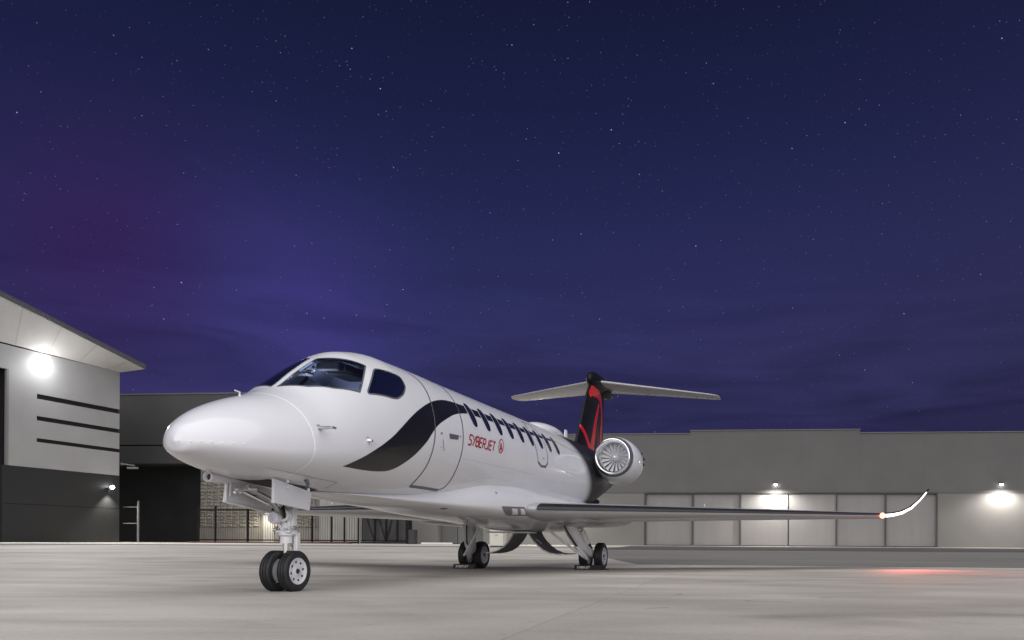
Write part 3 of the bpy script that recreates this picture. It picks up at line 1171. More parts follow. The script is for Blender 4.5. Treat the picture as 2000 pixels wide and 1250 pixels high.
ld = bpy.data.lights.new('cockpit_lamp', 'POINT')
ld.energy = 9.0
ld.color = (.62, .72, 1.0)
ld.shadow_soft_size = .08
lo = bpy.data.objects.new('cockpit_lamp', ld)
COL.objects.link(lo)
lo.parent = lin
lo.location = (-.16, 2.05, 2.10)
MB().ell((-.16, 2.05, 2.30), (.05, .05, .02), 12, 8).build('dome_lamp', M['printwhite'], lin, True)

# --- radome seam, door seams
def line_on(name, P, w, off, m, parent, closed=False, side=1, ST=ST, smooth=True):
    Vr, Fr = ribbon(P, -w / 2, w / 2, off, closed, side, ST, smooth=smooth)
    return obj(name, Vr, Fr, m, parent, True)


line_on('radome_seam', [(1.015, t) for t in np.linspace(-2.9, 2.9, 60)], .014, .0012, M['seamlight'], jet, smooth=False)

line_on('panel_line', [(.72, 2.40), (.95, 2.42), (1.25, 2.46), (1.62, 2.50)], .010, .0012, M['printgrey'], jet)
line_on('panel_line', [(1.62, 2.50), (1.64, 2.62), (1.66, 2.75)], .010, .0012, M['printgrey'], jet)
# --- black swoosh from the nose up to the window line
TOP = resample([(1.425, 2.038), (1.584, 1.846), (1.851, 1.594), (2.107, 1.467), (2.424, 1.302), (2.754, 1.151), (3.053, 1.044), (3.375, .962), (3.674, .932), (3.971, .923)], .05, False, True)
BOT = resample([(1.425, 2.038), (1.721, 2.101), (2.013, 2.116), (2.204, 2.066), (2.437, 1.864), (2.69, 1.615), (2.926, 1.42), (3.217, 1.28), (3.561, 1.146), (3.95, 1.058)], .05, False, True)


def by_len(P, n):
    d = np.concatenate([[0], np.cumsum(np.hypot(np.diff(P[:, 0]), np.diff(P[:, 1]) * RS))])
    t = np.linspace(0, d[-1], n)
    return np.stack([np.interp(t, d, P[:, 0]), np.interp(t, d, P[:, 1])], 1)


nS, nR = 90, 22
T_, B_ = by_len(TOP, nS), by_len(BOT, nS)
for s in (1, -1):
    G = T_[None] + (B_ - T_)[None] * np.linspace(0, 1, nR)[:, None, None]
    Vs = surf(G[..., 0], s * G[..., 1], .0022).reshape(-1, 3)
    obj('black_swoosh', Vs, grid_faces(nR, nS), M['blackpaint'], jet, True)
    # belt along the windows
    yb = np.linspace(3.93, 7.44, 90)
    tt = .926 + 0 * yb
    tb = np.interp(yb, [3.93, 5.5, 7.44], [1.060, 1.032, .975])
    G = np.stack([np.stack([yb, tt + (tb - tt) * k], 1) for k in np.linspace(0, 1, 5)])
    Vs = surf(G[..., 0], s * G[..., 1], .0018).reshape(-1, 3)
    obj('window_belt', Vs, grid_faces(5, 90), M['blackpaint'], jet, True)
    # nine tall cabin windows
    for i in range(9):
        yc, tc_, hy, ht = 4.05 + .4165 * i, 1.055, .088, .208
        q = np.linspace(0, 2 * math.pi, 40, endpoint=False)
        P = np.stack([yc + hy * np.sign(np.cos(q)) * np.abs(np.cos(q))**.75, tc_ + ht * np.sign(np.sin(q)) * np.abs(np.sin(q))**.75], 1)
        Vw, Fw = patch(P, .0034, s, rings=4)
        w_ = obj('cabin_window', Vw, Fw, M['cabwin'], jet, True)
        if s == 1:
            Vw, Fw = ribbon(P[::-1], .0, .016, .0028, True, s, step=.02)
            obj('window_rim', Vw, Fw, M['white'], w_, True)

# --- cabin door (port)
DF = [(3.02, .534), (3.045, .729), (2.955, 1.111), (2.92, 1.321), (2.889, 1.517), (2.854, 1.742), (2.828, 2.009), (2.80, 2.225), (2.80, 2.372)]
DR = [(3.80, .50), (3.733, .755), (3.67, 1.057), (3.603, 1.457), (3.575, 1.69), (3.557, 1.978), (3.57, 2.20), (3.545, 2.33), (3.47, 2.392)]
f_, r_ = resample(DF, .06, False, True), resample(DR, .06, False, True)
a_, b_ = by_len(f_, 60), by_len(r_, 60)
G = a_[:, None] + (b_ - a_)[:, None] * np.linspace(0, 1, 16)[None, :, None]
door = obj('cabin_door', surf(G[..., 0], G[..., 1], .0010).reshape(-1, 3), grid_faces(60, 16), M['white'], jet, True)
line_on('door_seal', [(3.06, .05), (3.04, .3)] + DF, .020, .0042, M['seam'], door)
line_on('door_seal', [(3.90, .05), (3.87, .3)] + DR, .020, .0042, M['seam'], door)
Vd, Fd = ribbon(resample([(2.80, 2.372), (3.15, 2.385), (3.47, 2.392)], .04), -.022, .022, .0046, False, 1)
obj('door_sill', Vd, Fd, M['seam'], door, True)
Vd, Fd = patch([(3.232, 1.475), (3.49, 1.47), (3.46, 1.535), (3.245, 1.545)], .0042)
hb = obj('handle_recess', Vd, Fd, M['seam'], door, True)
line_on('handle_arc', [(3.075, 1.56), (3.082, 1.62), (3.098, 1.68), (3.125, 1.735)], .012, .0046, M['printgrey'], door)
for P in ([(3.02, 1.475), (3.07, 1.475), (3.07, 1.50), (3.02, 1.50)], [(3.03, 1.675), (3.05, 1.675), (3.05, 1.69), (3.03, 1.69)], [(3.52, 1.47), (3.545, 1.47), (3.545, 1.50), (3.52, 1.50)]):
    Vd, Fd = patch(P, .0044, rings=2)
    obj('door_placard', Vd, Fd, M['printgrey'], door)

M['seamfaint'] = mat('faint_skin_seam', (.44, .44, .47), .4, var=.1)
for yy in (4.92, 5.76, 7.72, 8.35):
    line_on('skin_seam', [(yy, t) for t in np.linspace(.10, 2.35, 50)], .005, .0008, M['seamfaint'], jet, smooth=False)
for tt_, y0_, y1_ in ((.50, 4.0, 8.9), (1.80, 3.65, 6.2), (1.84, 6.9, 9.0)):
    line_on('skin_seam', [(yy, tt_) for yy in np.linspace(y0_, y1_, 40)], .005, .0008, M['seamfaint'], jet, smooth=False)
for (ya, yb, ta, tb) in ((5.05, 5.35, 1.86, 2.02), (7.9, 8.2, 1.5, 1.68)):
    line_on('access_panel', [(ya, ta), (yb, ta), (yb, tb), (ya, tb)], .005, .0010, M['seamfaint'], jet, True, smooth=False)

# --- over-wing emergency exit
EX = [(6.441, .609), (6.30, .85), (6.237, 1.084), (6.235, 1.35), (6.256, 1.560), (6.399, 1.619), (6.60, 1.610), (6.70, 1.52), (6.735, 1.35), (6.748, 1.162), (6.764, .99), (6.74, .80), (6.66, .66)]
ex = line_on('emergency_exit', EX, .016, .0040, M['seam'], jet, True, smooth=False)
Vd, Fd = ribbon(resample([(6.256, 1.545), (6.399, 1.605), (6.60, 1.596), (6.70, 1.51)], .03), -.016, .016, .0046)
obj('exit_sill', Vd, Fd, M['seam'], ex, True)
Vd, Fd = patch([(6.46, 1.44), (6.56, 1.44), (6.56, 1.455), (6.46, 1.455)], .0044, rings=2)
obj('exit_handle', Vd, Fd, M['printgrey'], ex)
line_on('panel_line', [(7.5, .93), (8.4, 1.02), (9.1, 1.04)], .010, .0015, M['seam'], jet)
line_on('panel_line', [(6.45, .10), (6.46, .35), (6.44, .60)], .012, .0015, M['seam'], jet)

# --- lettering SYBERJET with its oval emblem
STROKES = {
    'S': [[(1, .98), (.12, .98), (.06, .90), (.06, .62), (.14, .54), (.86, .46), (.94, .38), (.94, .10), (.86, .02), (0, .02)]],
    'Y': [[(.02, 1), (.30, .58)], [(.98, 1), (.34, 0)]],
    'B': [[(.06, 0), (.06, .98), (.80, .98), (.90, .86), (.90, .64), (.78, .52), (.12, .52)], [(.12, .02), (.86, .02), (.97, .14), (.97, .40), (.84, .50)]],
    'E': [[(.98, .98), (.06, .98), (.06, .02), (.98, .02)], [(.12, .5), (.90, .5)]],
    'R': [[(.06, 0), (.06, .98), (.82, .98), (.92, .86), (.92, .56), (.80, .44), (.12, .44)], [(.60, .40), (.96, 0)]],
    'J': [[(.82, 1), (.82, .16), (.70, .02), (.02, .02)]],
    'T': [[(0, .98), (1, .98)], [(.5, .92), (.5, 0)]],
}


def place_text(x, y):
    # letter space (pitch units along, 0..1 up) to station and angle
    return (3.730 + x * .1035 + y * .078, 1.570 - y * .155)


root_text = MB()
lift = 0
for i, ch in enumerate('SYBERJET'):
    for st in STROKES[ch]:
        P = [place_text(i + .80 * a, b) for a, b in st]
        wd = .0108
        Vt, Ft = ribbon(P, -wd, wd, .0030 + .0002 * (lift % 4), step=.012)
        root_text.add(Vt, Ft)
        lift += 1
lt = root_text.build('lettering', M['textred'], jet)
em = MB()
q = np.linspace(0, 2 * math.pi, 40, endpoint=False)
OV = np.stack([4.795 + .082 * np.cos(q) - .045 * np.sin(q), 1.455 + .118 * np.sin(q)], 1)
Vt, Ft = ribbon(OV, -.006, .009, .0030, True, step=.015)
em.add(Vt, Ft)
for k, P in enumerate(([(4.73, 1.545), (4.80, 1.40)], [(4.80, 1.40), (4.815, 1.53), (4.79, 1.55)], [(4.755, 1.50), (4.80, 1.495)])):
    Vt, Ft = ribbon(P, -.012, .012, .0032 + .0002 * k, step=.015)
    em.add(Vt, Ft)
em.build('emblem', M['textred'], jet)

# --- probes, lamps and small fittings on the nose
pt = MB()
p0 = Vector(surf(1.10, 1.193))
pt.tube([p0 - Vector((.02, 0, 0)), p0 + Vector((.10, -.01, .0)), p0 + Vector((.165, -.03, -.003))], [.016, .015, .013], 10)
pt.tube([p0 + Vector((.160, .005, -.003)), p0 + Vector((.166, -.03, -.004)), p0 + Vector((.167, -.06, -.004))], [.013, .011, .008], 10)
pt.build('pitot_probe', M['metal'], jet, True)
Vd, Fd = patch([(1.06, 1.165), (1.14, 1.165), (1.14, 1.225), (1.06, 1.225)], .002, rings=3)
obj('probe_base', Vd, Fd, M['white'], jet, True)
for P in ([(1.085, 1.135), (1.125, 1.135), (1.125, 1.142), (1.085, 1.142)], [(1.085, 1.15), (1.125, 1.15), (1.125, 1.157), (1.085, 1.157)], [(1.66, 1.435), (1.69, 1.435), (1.69, 1.445), (1.66, 1.445)]):
    Vd, Fd = patch(P, .0018, rings=2)
    obj('probe_placard', Vd, Fd, M['printgrey'], jet)
p0 = Vector(surf(1.68, 1.486))
MB().tube([p0 - Vector((.01, 0, 0)), p0 + Vector((.045, .0, .0))], [.02, .012], 10).add(
    [p0 + Vector((.03, -.02, .012)), p0 + Vector((.045, -.02, .012)), p0 + Vector((.05, .075, -.03)), p0 + Vector((.035, .075, -.03))], [(0, 1, 2, 3)]).build('angle_vane', M['polished'], jet, True)
p0 = Vector(surf(1.258, 2.58))
MB().tube([p0 + Vector((-.01, 0, .02)), p0 + Vector((.02, .0, -.045)), p0 + Vector((.025, -.03, -.075))], [.022, .016, .012], 10).build('temperature_probe', M['seam'], jet, True)
# hollow inlet tube under the nose
it = MB().lathe([(0, .046), (-.008, .038), (.012, .029), (.14, .027)], (-.225, .72, 1.062), 'Y', 20)
it.lathe([(0, .046), (.05, .045), (.2, .040), (.45, .024)], (-.225, .72, 1.062), 'Y', 20)
it.build('inlet_tube', M['gear'], jet, True)
MB().lathe([(.03, .0), (.03, .0295)], (-.225, .72, 1.062), 'Y', 20).build('inlet_throat', M['dark'], jet)
# lightning diverter studs
mb = MB()
for k in range(7):
    p = Vector(surf(.095 + .030 * k + .004 * k * k, 1.53))
    mb.ell(p, (.007, .007, .007), 8, 6)
dv = mb.build('diverter_studs', M['seamlight'], jet, True)
p = Vector(surf(.93, -.16))
MB().tube([p - Vector((0, 0, .01)), p + Vector((0, .0, .03)), p + Vector((0, -.06, .035))], [.010, .008, .006], 8).build('ice_probe', M['gear'], jet, True)

# --- wing to body fairing
Yf_ = np.concatenate([np.linspace(1.6, 9.5, 110), np.linspace(9.6, 11.5, 26)])
NF = 140
tf = np.linspace(-math.pi, math.pi, NF, endpoint=False)
Vf = surf(Yf_[:, None], tf[None, :], 0, FA).reshape(-1, 3)
Ff = grid_faces(len(Yf_), NF, True)
Ff.append(tuple(range(NF)))
Ff.append(tuple((len(Yf_) - 1) * NF + k for k in range(NF)))
fair = obj('belly_fairing', Vf, Ff, M['body'], jet, True)
for s in (1, -1):
    LLP = [(4.830, 1.611), (5.517, 1.580), (5.728, 1.968), (5.217, 2.134), (5.113, 2.077), (4.946, 1.876)]
    Vd, Fd = patch(LLP, .002, s, FA, 6)
    ll = obj('landing_light', Vd, Fd, M['doorin'], fair, True)
    Vd, Fd = ribbon(LLP[::-1], 0, .014, .003, True, s, FA)
    obj('lamp_bezel', Vd, Fd, M['seam'], ll, True)
    for P in ([(5.105, 1.659), (5.281, 1.646), (5.412, 1.979), (5.257, 2.028)], [(5.380, 1.632), (5.501, 1.618), (5.660, 1.912), (5.502, 1.954)]):
        Vd, Fd = patch(P, .0045, s, FA, 3)
        obj('lamp_lens', Vd, Fd, M['rim'], ll, True)
Vd, Fd = patch(np.stack([3.722 + .05 * np.cos(q), 2.277 + .11 * np.sin(q)], 1), .003, 1, FA, 3)
obj('vent', Vd, Fd, M['seam'], fair, True)
Vd, Fd = patch(np.stack([4.753 + .022 * np.cos(q), 1.218 + .028 * np.sin(q)], 1), .003, 1, FA, 3)
obj('vent', Vd, Fd, M['seam'], fair, True)

# --- wings
xc = np.concatenate([(1 - np.cos(np.linspace(0, math.pi / 2, 26)))[::-1], (1 - np.cos(np.linspace(0, math.pi / 2, 26)))[1:]])
up = np.concatenate([np.ones(26), -np.ones(25)])


def yt(x, t):
    return 5 * t * (.2969 * np.sqrt(x) - .126 * x - .3516 * x**2 + .2843 * x**3 - .1036 * x**4)


def section(x, y, z, c, t, phi, droop, xs=xc, u=up, off=0.0):
    h = yt(xs, t) * c * u + u * off
    # thickness direction tilts with the local dihedral phi
    px_ = x - np.sin(phi) * h
    pz = z + np.cos(phi) * h - droop * xs
    py = y + xs * c - (off if off else 0) * np.exp(-xs * 400)
    return np.stack([px_ + 0 * xs, py, pz], 1)


def loft(secs, m, name, parent, side=1, xs=xc, u=up, off=0.0, caps=True, sub=6):
    S = []
    for a, b in zip(secs[:-1], secs[1:]):
        for k in range(sub):
            t = k / sub
            S.append(tuple(p + (q_ - p) * t for p, q_ in zip(a, b)))
    S.append(secs[-1])
    P = [section(*s_, xs=xs, u=u, off=off) for s_ in S]
    V = np.concatenate(P)
    V[:, 0] *= side
    n = len(xs)
    F = grid_faces(len(P), n)
    if caps:
        F.append(tuple(range(n)))
        F.append(tuple((len(P) - 1) * n + k for k in range(n)))
    mb = MB().add(V, F)
    return mb.build(name, m, parent, True)


#        x,   y_le, z_le, chord, t,   phi, droop
WING = [(.55, 5.62, .985, 2.80, .070, 0, .07), (.93, 5.54, .985, 3.0, .098, 0, .07), (1.0, 5.56, .985, 3.0, .100, 0, .07), (3.7, 7.70, 1.035, 1.95, .105, 0, .04), (6.44, 9.90, 1.085, 1.0, .115, 0, .01)]
WLET = [(6.44, 9.90, 1.085, 1.0, .115, 0, .01), (6.66, 10.06, 1.105, .92, .11, .22, 0), (6.86, 10.22, 1.155, .82, .11, .5, 0), (7.06, 10.40, 1.255, .72, .10, .75, 0), (7.26, 10.62, 1.43, .60, .09, .92, 0), (7.42, 10.86, 1.60, .45, .09, 1.0, 0), (7.50, 11.02, 1.68, .30, .09, 1.0, 0)]
bx = np.concatenate([np.linspace(1, 0, 12)**2 * .062, np.array([.0006])])
bu = np.concatenate([np.ones(12), -np.ones(1)])
for s in (1, -1):
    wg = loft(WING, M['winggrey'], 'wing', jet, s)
    loft([(1.05, 5.56, .985, 2.98, .100, 0, .07)] + WING[3:], M['boot'], 'deice_boot', wg, s, bx, bu, .003, caps=False)
    wl = loft(WLET, M['blackpaint'], 'winglet', jet, s, sub=4)
    # emissive white strip along the winglet leading edge
    ls = [tuple(v) for v in WLET[:-1]]
    ls[0] = (6.52, 9.955, 1.090, .98, .115, .04, 0)
    lx = np.concatenate([np.linspace(1, 0, 8)**2 * .006, np.linspace(0, 1, 12)[1:]**2 * .085])
    lu = np.concatenate([np.ones(8), -np.ones(11)])
    loft(ls, M['led'], 'leading_edge_light', wl, s, lx, lu, .004, caps=False, sub=4)
    nav = MB().ell((s * 6.45, 9.885, 1.075), (.055, .075, .055), 16, 10).build('navigation_light', M['navred'] if s == 1 else M['lens'], wl, True)
    # gear-bay bulge and flap track fairings under the wing
    MB().ell((s * 1.12, 7.9, .875), (.78, 1.0, .125), 28, 14).build('gear_fairing', M['winggrey'], wg, True)
    for x_ in (2.7, 4.4):
        MB().ell((s * x_, 5.52 + (x_ - 1) * .805 + 3.0 - (x_ - 1) * .37 - .35, .965 + .012 * x_), (.05, .55, .05), 12, 10).build('flap_track', M['winggrey'], wg, True)
    MB().tube([(s * 3.3, 7.36, 1.12), (s * 3.3, 7.34, 1.16)], [.012, .006], 6).build('stall_strip', M['gear'], wg, True)
ld = bpy.data.lights.new('nav_glow', 'SPOT')
ld.energy = 170
ld.color = (1, .19, .17)
ld.shadow_soft_size = .05
ld.spot_size = math.radians(122)
ld.spot_blend = 1.0
lo = bpy.data.objects.new('nav_glow', ld)
COL.objects.link(lo)
lo.parent = jet
lo.location = (6.75, 9.62, 1.10)
lo.rotation_euler = Vector((-.42, .62, .80)).to_track_quat('Z', 'Y').to_euler()

# --- fin, bullet, tailplane
def fin_le(z):
    return np.interp(z, [2.3, 2.61, 2.92, 3.42, 3.80, 4.08], [10.3, 10.77, 10.98, 11.31, 11.54, 11.80])


FZ = [2.3, 2.45, 2.61, 2.75, 2.92, 3.15, 3.42, 3.8, 4.10]
P = []
for z in FZ:
    le, te = float(fin_le(z)), 12.95 + (z - 2.6) * .07
    c = te - le
    h = yt(xc, .085) * c * up
    P.append(np.stack([h, le + xc * c, z + 0 * xc], 1))
fin = MB().add(np.concatenate(P), grid_faces(len(P), len(xc)) + [tuple((len(P) - 1) * len(xc) + k for k in range(len(xc)))]).build('fin', M['black'], jet, True)


def fin_x(y, z):
    le, te = fin_le(z), 12.95 + (z - 2.6) * .07
    c = te - le
    return yt(np.clip((y - le) / c, 0.0, 1), .085) * c


def fin_band(name, P, w, m):
    """painted band following points (y, z, half width) on the port face"""
    P = np.asarray(P, float)
    n = 40
    d = np.concatenate([[0], np.cumsum(np.hypot(np.diff(P[:, 0]), np.diff(P[:, 1])))])
    t = np.linspace(0, d[-1], n)
    k = np.stack([np.interp(t, d, P[:, j]) for j in range(3)], 1)
    for _ in range(3):
        k[1:-1, :2] = (k[:-2, :2] + 2 * k[1:-1, :2] + k[2:, :2]) / 4
    T = np.gradient(k[:, :2], axis=0)
    T /= np.linalg.norm(T, axis=1, keepdims=True)
    Nn = np.stack([-T[:, 1], T[:, 0]], 1)
    V = []
    for u_ in np.linspace(-1, 1, 5):
        q_ = k[:, :2] + Nn * (k[:, 2:3] * u_)
        q_[:, 0] = np.maximum(q_[:, 0], fin_le(q_[:, 1]) + .002)
        q_[:, 1] = np.minimum(q_[:, 1], 4.09)
        V.append(np.stack([fin_x(q_[:, 0], q_[:, 1]) + .004, q_[:, 0], q_[:, 1]], 1))
    return obj(name, np.concatenate(V), grid_faces(5, n), m, fin, True)


fin_band('red_band', [(11.66, 3.78, .04), (11.80, 3.93, .12), (12.2, 3.97, .13), (12.60, 3.88, .11), (12.78, 3.50, .09)], 0, M['red'])
fin_band('red_band', [(10.98, 3.12, .005), (11.10, 2.98, .05), (11.32, 2.80, .075), (11.66, 2.52, .08)], 0, M['red'])
fin_band('red_band', [(11.70, 2.46, .20), (11.86, 2.80, .15), (12.08, 3.25, .11), (12.42, 3.74, .05)], 0, M['red'])
fin_band('red_band', [(12.76, 3.60, .10), (12.74, 3.27, .11), (12.66, 2.90, .10), (12.55, 2.55, .06)], 0, M['red'])
fin_band('red_band', [(12.34, 3.15, .06), (12.34, 2.90, .14), (12.30, 2.60, .16)], 0, M['dred'])
# bullet fairing at the top
bl = MB()
for k in range(1):
    prof = [(0, 0.0), (.05, .06), (.15, .10), (.4, .14), (.8, .15), (1.2, .13), (1.6, .09), (1.95, .03), (2.0, 0)]
    n = 24
    V, F = [], []
    for a, r in prof:
        for kk in range(n):
            q_ = 2 * math.pi * kk / n
            sx, cz = math.sin(q_), math.cos(q_)
            V.append((r * .95 * sx, 11.70 + a, 4.20 + (r * 1.55 if cz > 0 else r * 1.2) * cz))
    bl.add(V, grid_faces(len(prof), n, True))
bl.build('bullet_fairing', M['black'], jet, True)
MB().ell((.0, 13.15, 4.10), (.13, .55, .12), 18, 10).build('elevator_fairing', M['black'], jet, True)
TAIL = [(.02, 12.20, 4.225, 1.45, .10, 0, .02), (1.35, 13.02, 4.205, 1.05, .10, 0, .01), (2.52, 13.76, 4.185, .74, .10, 0, .0), (2.64, 13.86, 4.18, .62, .10, 0, 0), (2.69, 13.98, 4.178, .42, .09, 0, 0)]
tbx = np.concatenate([np.linspace(1, 0, 10)**2 * .03, np.linspace(0, 1, 8)[1:]**2 * .02])
tbu = np.concatenate([np.ones(10), -np.ones(7)])
for s in (1, -1):
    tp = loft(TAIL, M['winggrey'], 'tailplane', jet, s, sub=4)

# dorsal hump and aerials
MB().ell((0, 8.75, 2.55), (.30, .85, .165), 28, 16).build('dorsal_fairing', M['white'], jet, True)
MB().ell((0, 9.7, 2.53), (.20, .9, .10), 24, 12).build('dorsal_fairing', M['winggrey'], jet, True)
MB().add([(-.012, 10.02, 2.5), (.012, 10.02, 2.5), (.012, 10.22, 2.5), (-.012, 10.22, 2.5), (-.008, 10.08, 2.80), (.008, 10.08, 2.80), (.008, 10.20, 2.80), (-.008, 10.20, 2.80)],
         [(0, 3, 2, 1), (4, 5, 6, 7), (0, 1, 5, 4), (1, 2, 6, 5), (2, 3, 7, 6), (3, 0, 4, 7)]).build('blade_aerial', M['gear'], jet)

# --- engines
for s in (1, -1):
    cx, cz = s * 1.165, 2.185
    na = MB().lathe([(.14, .392), (.25, .424), (.42, .452), (.70, .470), (.95, .452), (1.25, .398), (1.55, .325), (1.7, .285), (1.7, .26), (1.5, .24)], (cx, 9.43, cz), 'Y', 56)
    na.V = [(v[0] - s * .05 * max(0, v[1] - 9.57), v[1], v[2] - .05 * min(1, max(0, (v[1] - 9.57) / .5))) for v in na.V]
    na = na.build('nacelle', M['white'], jet, True)
    MB().lathe([(.13, .285), (.06, .295), (.015, .315), (0, .335), (.008, .352), (.03, .362), (.05, .366)], (cx, 9.43, cz), 'Y', 56).build('intake_lip', M['polished'], na, True)
    MB().lathe([(.045, .362), (.065, .370), (.10, .382), (.145, .393)], (cx, 9.43, cz - .003), 'Y', 56).build('intake_band', M['seam'], na, True)
    MB().lathe([(.13, .285), (.22, .290), (.30, .297), (.40, .30)], (cx, 9.43, cz), 'Y', 56).build('intake_duct', M['rim'], na, True)
    MB().lathe([(.40, .30), (.40, 0.0)], (cx, 9.43, cz), 'Y', 40).build('fan_back', M['dark'], na)
    MB().lathe([(.16, 0), (.17, .022), (.22, .045), (.29, .065), (.38, .075)], (cx, 9.43, cz), 'Y', 24).build('spinner', M['bladem'], na, True)
    bm_ = None
    NBL = 18
    for k in range(NBL):
        if bm_ is None:
            V = []
            for j, r in enumerate(np.linspace(.06, .293, 6)):
                tw = math.radians(38 + 22 * j / 5)
                cw = .040 + .022 * j / 5
                for e in (-1, 0, 1):
                    V.append((e * cw * math.cos(math.pi / 2 - tw) if False else e * cw * math.sin(tw) * .85, .32 + e * cw * math.cos(tw) - .012 * (e == 0) - .012 * j / 5, r))
            bo = obj('fan_blade', V, grid_faces(6, 3), M['bladem'], na, True, (cx, 9.43, cz))
            bm_ = bo.data
        else:
            bo = bpy.data.objects.new('fan_blade', bm_)
            COL.objects.link(bo)
            bo.parent = na
            bo.location = (cx, 9.43, cz)
        bo.rotation_euler = (0, 2 * math.pi * k / NBL, 0)
    MB().lathe([(1.55, .25), (1.75, .23), (1.95, .18), (1.95, .15)], (cx - s * .08, 9.43, cz - .05), 'Y', 40).build('exhaust', M['metal'], na, True)
    # vents on the outer cowl
    for yy, ang_ in ((.95, .45), (1.0, .2), (.95, -.05)):
        p = Vector((cx - s * .04 + s * .455 * math.cos(ang_), 9.43 + yy, cz - .05 + .455 * math.sin(ang_)))
        MB().ell(p, (.02, .06, .035), 10, 8).build('cowl_vent', M['dark'], na, True)
    # pylon
    P = []
    for x_ in (.35, .55, .85):
        c = 1.75
        h = yt(xc, .10) * c * up
        P.append(np.stack([s * x_ + 0 * xc, 9.75 + xc * c, 2.17 + h], 1))
    MB().add(np.concatenate(P), grid_faces(3, len(xc))).build('pylon', M['body'], jet, True)

# --- wheels
def tyre_profile(R, w, grooves):
    pr = [(-w * .36, R * .65), (-w * .44, R * .68), (-w * .50, R * .77), (-w * .49, R * .88), (-w * .42, R * .955), (-w * .33, R * .99)]
    xs_ = np.linspace(-.26, .26, grooves) * w
    g = .006 * R / .2
    for x_ in xs_:
        pr += [(x_ - g * 1.1, R), (x_ - g * .7, R - g * 1.3), (x_ + g * .7, R - g * 1.3), (x_ + g * 1.1, R)]
    pr += [(-a, r) for a, r in pr[5::-1]]
    return pr


def wheel(parent, c, R, w, side, grooves=3):
    ty = MB().lathe(tyre_profile(R, w, grooves), c, 'X', 56).build('tyre', M['tyre'], parent, True)
    o = 1 if side > 0 else -1
    pr = [(.42 * w * o, R * .655), (.46 * w * o, R * .635), (.42 * w * o, R * .59), (.32 * w * o, R * .53), (.27 * w * o, R * .36), (.33 * w * o, R * .22), (.36 * w * o, R * .20), (.36 * w * o, 0)]
    rm = MB().lathe(pr, c, 'X', 48)
    rm.lathe([(-.40 * w * o, R * .60), (-.30 * w * o, R * .50), (-.28 * w * o, 0)], c, 'X', 40)
    rm.build('wheel_rim', M['rim'], parent, True)
    hb = MB()
    for k in range(8):
        a = 2 * math.pi * k / 8 + .2
        cc = (c[0] + o * w * .285, c[1] + R * .45 * math.cos(a), c[2] + R * .45 * math.sin(a))
        hb.lathe([(0, R * .055), (o * .006, R * .055), (o * .006, 0)], cc, 'X', 8)
    hb.lathe([(o * w * .36, R * .14), (o * w * .42, R * .13), (o * w * .42, 0)], c, 'X', 6)
    hb.build('wheel_bolts', M['dark'], parent)


# --- nose gear
ng = MB()
ng.tube([(0, 1.50, 1.02), (0, 1.475, .74), (0, 1.47, .60)], [.052, .052, .050], 16)
ng.tube([(0, 1.47, .60), (0, 1.468, .575), (0, 1.467, .55), (0, 1.467, .53)], [.05, .072, .072, .05], 20)
ng.tube([(0, 1.467, .54), (0, 1.466, .47)], [.055, .055], 16)
ng.bbox((-.075, 1.40, .565), (.075, 1.53, .60), .012)
ng.tube([(-.085, 1.47, .575), (.10, 1.47, .575)], .022, 10)
ng.bbox((-.05, 1.43, .62), (.055, 1.53, .88), .015)
ng.bbox((.052, 1.46, .56), (.075, 1.52, 1.0), .006)
nose = ng.build('nose_gear', M['gear'], jet, True)
MB().tube([(0, 1.466, .50), (0, 1.47, .26)], [.030, .030], 16).build('piston', M['polished'], nose, True)
MB().bbox((-.045, 1.43, .16), (.045, 1.53, .30), .015).tube([(-.12, 1.46, .20), (.12, 1.46, .20)], .030, 12).build('axle', M['gear'], nose, True)
tl_ = MB()
for s in (-1, 1):
    tl_.tube([(s * .026, 1.52, .56), (s * .018, 1.60, .42)], [.014, .012], 8)
    tl_.tube([(s * .018, 1.60, .42), (s * .026, 1.54, .27)], [.012, .014], 8)
tl_.bbox((.048, 1.50, .26), (.088, 1.56, .58), .008)
tl_.build('torque_link', M['gear'], nose, True)
for s in (-1, 1):
    wheel(nose, (s * .090, 1.46, .198), .201, .104, s, 3)
# taxi lamp
MB().lathe([(0, .052), (-.006, .058), (.01, .060), (.05, .056), (.10, .03)], (-.045, 1.345, .715), 'Y', 28).tube([(-.045, 1.40, .67), (-.02, 1.44, .60)], .014, 8).build('taxi_light', M['gear'], nose, True)
MB().lathe([(.0, .051), (-.006, .035), (-.008, 0)], (-.045, 1.345, .715), 'Y', 28).build('lamp_lens', M['lens'], nose, True)
MB().lathe([(0, .040), (.0, .064), (.05, .066), (.05, .0)], (.012, 1.39, .745), 'Y', 24).build('steering_actuator', M['gear'], nose, True)
# hoses
MB().tube([(-.03, 1.36, .86), (-.06, 1.34, .79), (-.02, 1.36, .76), (.02, 1.40, .83)], .008, 6).tube([(.03, 1.38, .84), (.055, 1.36, .77), (.03, 1.42, .68)], .008, 6).tube([(.04, 1.41, .86), (.02, 1.37, .80), (.06, 1.42, .74)], .007, 6).build('brake_hose', M['rail'], nose, True)
